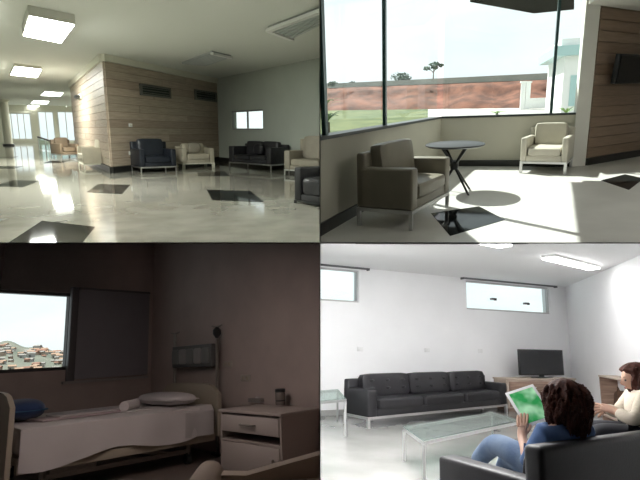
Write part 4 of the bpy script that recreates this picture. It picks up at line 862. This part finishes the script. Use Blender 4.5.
# tablet in the reader's hands
tc = cv((.325, 3.27, .865)); tabn = V((.06, -.80, .6)).normalized(); tx = V((.80, .06, .42)); tx = (tx - tabn * tx.dot(tabn)).normalized(); ty = tabn.cross(tx)
t = thing(R4, 'tablet', 'white framed tablet with a green picture on its screen, held by the reader', 'tablet', tc)
TB = Mx((tx, ty, tabn)).transposed().to_4x4()
part('tablet_body', MB().box(-.10, .10, -.128, .128, -.008, .0, .004, mtx=TB), mat('tablet_white', (.75, .75, .75), .35), t)
sm = bpy.data.materials.new('tablet_screen'); sm.use_nodes = True; n = sm.node_tree; bs = n.nodes['Principled BSDF']; tcn = n.nodes.new('ShaderNodeTexCoord'); nz2 = n.nodes.new('ShaderNodeTexNoise'); nz2.inputs['Scale'].default_value = 9; rp = n.nodes.new('ShaderNodeValToRGB')
rp.color_ramp.elements[0].position = .38; rp.color_ramp.elements[0].color = (.03, .30, .08, 1); rp.color_ramp.elements[1].position = .66; rp.color_ramp.elements[1].color = (.45, .75, .50, 1)
n.links.new(tcn.outputs['Object'], nz2.inputs['Vector']); n.links.new(nz2.outputs['Fac'], rp.inputs['Fac']); n.links.new(rp.outputs['Color'], bs.inputs['Base Color']); n.links.new(rp.outputs['Color'], bs.inputs['Emission Color']); bs.inputs['Emission Strength'].default_value = .35; bs.inputs['Roughness'].default_value = .2
part('screen', MB().box(-.082, .082, -.108, .108, .0, .0012, mtx=TB), sm, t)
# the person in cream, in profile
o2 = V((1.28, 3.88, 0))
P2_ = dict(pelvis=(1.28, 3.88, .54), spine=(1.29, 3.88, .68), chest=(1.27, 3.88, .82), neck=(1.235, 3.88, .895), headc=(1.195, 3.87, .995), fwd=(-.95, -.12, -.25),
           shL=(1.25, 3.71, .855), elL=(1.13, 3.66, .70), wrL=(1.00, 3.76, .765), shR=(1.25, 4.05, .855), elR=(1.12, 4.08, .70), wrR=(.99, 3.93, .765),
           knL=(.86, 3.80, .60), anL=(.82, 3.80, .14), knR=(.86, 3.98, .60), anR=(.80, 4.0, .14))
p2, T2_ = person(R4, 'person in a cream knit top sitting in profile with hands together', o2, top_m=knit, leg_m=trousers, sleeve=.85, hdir=((-.8, .35, .1), (-.8, -.35, .1)), curl=(0, 0, -1), side=(0, .2, 1), hs=.86, **P2_)
T3 = Mx.Translation(T2_.to_translation()) @ Mx.Rotation(math.atan2(.95, -.05), 4, 'Z')
wavy_hair(T3, p2, .090, .108, .122, -.10, .62, 8)
# ================================================================== trim what runs into the partitions, so that every room ends at them
bpy.context.view_layer.update()
def cut(o, co, no):                                         # keep the side the normal points away from
    mw = o.matrix_world; pts = [(mw @ v.co - co).dot(no) for v in o.data.vertices]
    if not pts or max(pts) < 1e-4: return True
    if min(pts) > -1e-4: return False
    me = o.data.copy(); o.data = me; inv = mw.inverted(); bm = bmesh.new(); bm.from_mesh(me)
    r = bmesh.ops.bisect_plane(bm, geom=bm.verts[:] + bm.edges[:] + bm.faces[:], plane_co=inv @ co, plane_no=(mw.to_3x3().transposed() @ no).normalized(), clear_outer=True, dist=1e-5)
    ed = [e for e in r['geom_cut'] if isinstance(e, bmesh.types.BMEdge)]
    if ed: bmesh.ops.holes_fill(bm, edges=ed, sides=0)
    bmesh.ops.recalc_face_normals(bm, faces=bm.faces[:]); n = len(bm.faces); bm.to_mesh(me); bm.free(); me.set_sharp_from_angle(angle=math.radians(40)); return n > 0
def tree(o):
    yield o
    for c in o.children: yield from tree(c)
EPS = .0025
for rm in (R1, R2, R3, R4):
    planes = [(V((rm.sx * EPS, 0, 0)), V((-rm.sx, 0, 0))), (V((0, 0, rm.sz * EPS)), V((0, rm.sz * KY, -rm.sz)).normalized()), (V((0, YF + .065, 0)), V((0, -1, 0)))]
    for root in list(rm.objs):
        for o in list(tree(root)):
            if o.type != 'MESH' or o.modifiers: continue
            for co, no in planes:
                if not cut(o, co, no):
                    for ch in list(o.children): bpy.data.objects.remove(ch)
                    bpy.data.objects.remove(o); break
for root in list(R1.objs + R2.objs + R3.objs + R4.objs):
    try:
        if root.type == 'EMPTY' and not root.children: bpy.data.objects.remove(root)
    except ReferenceError: pass
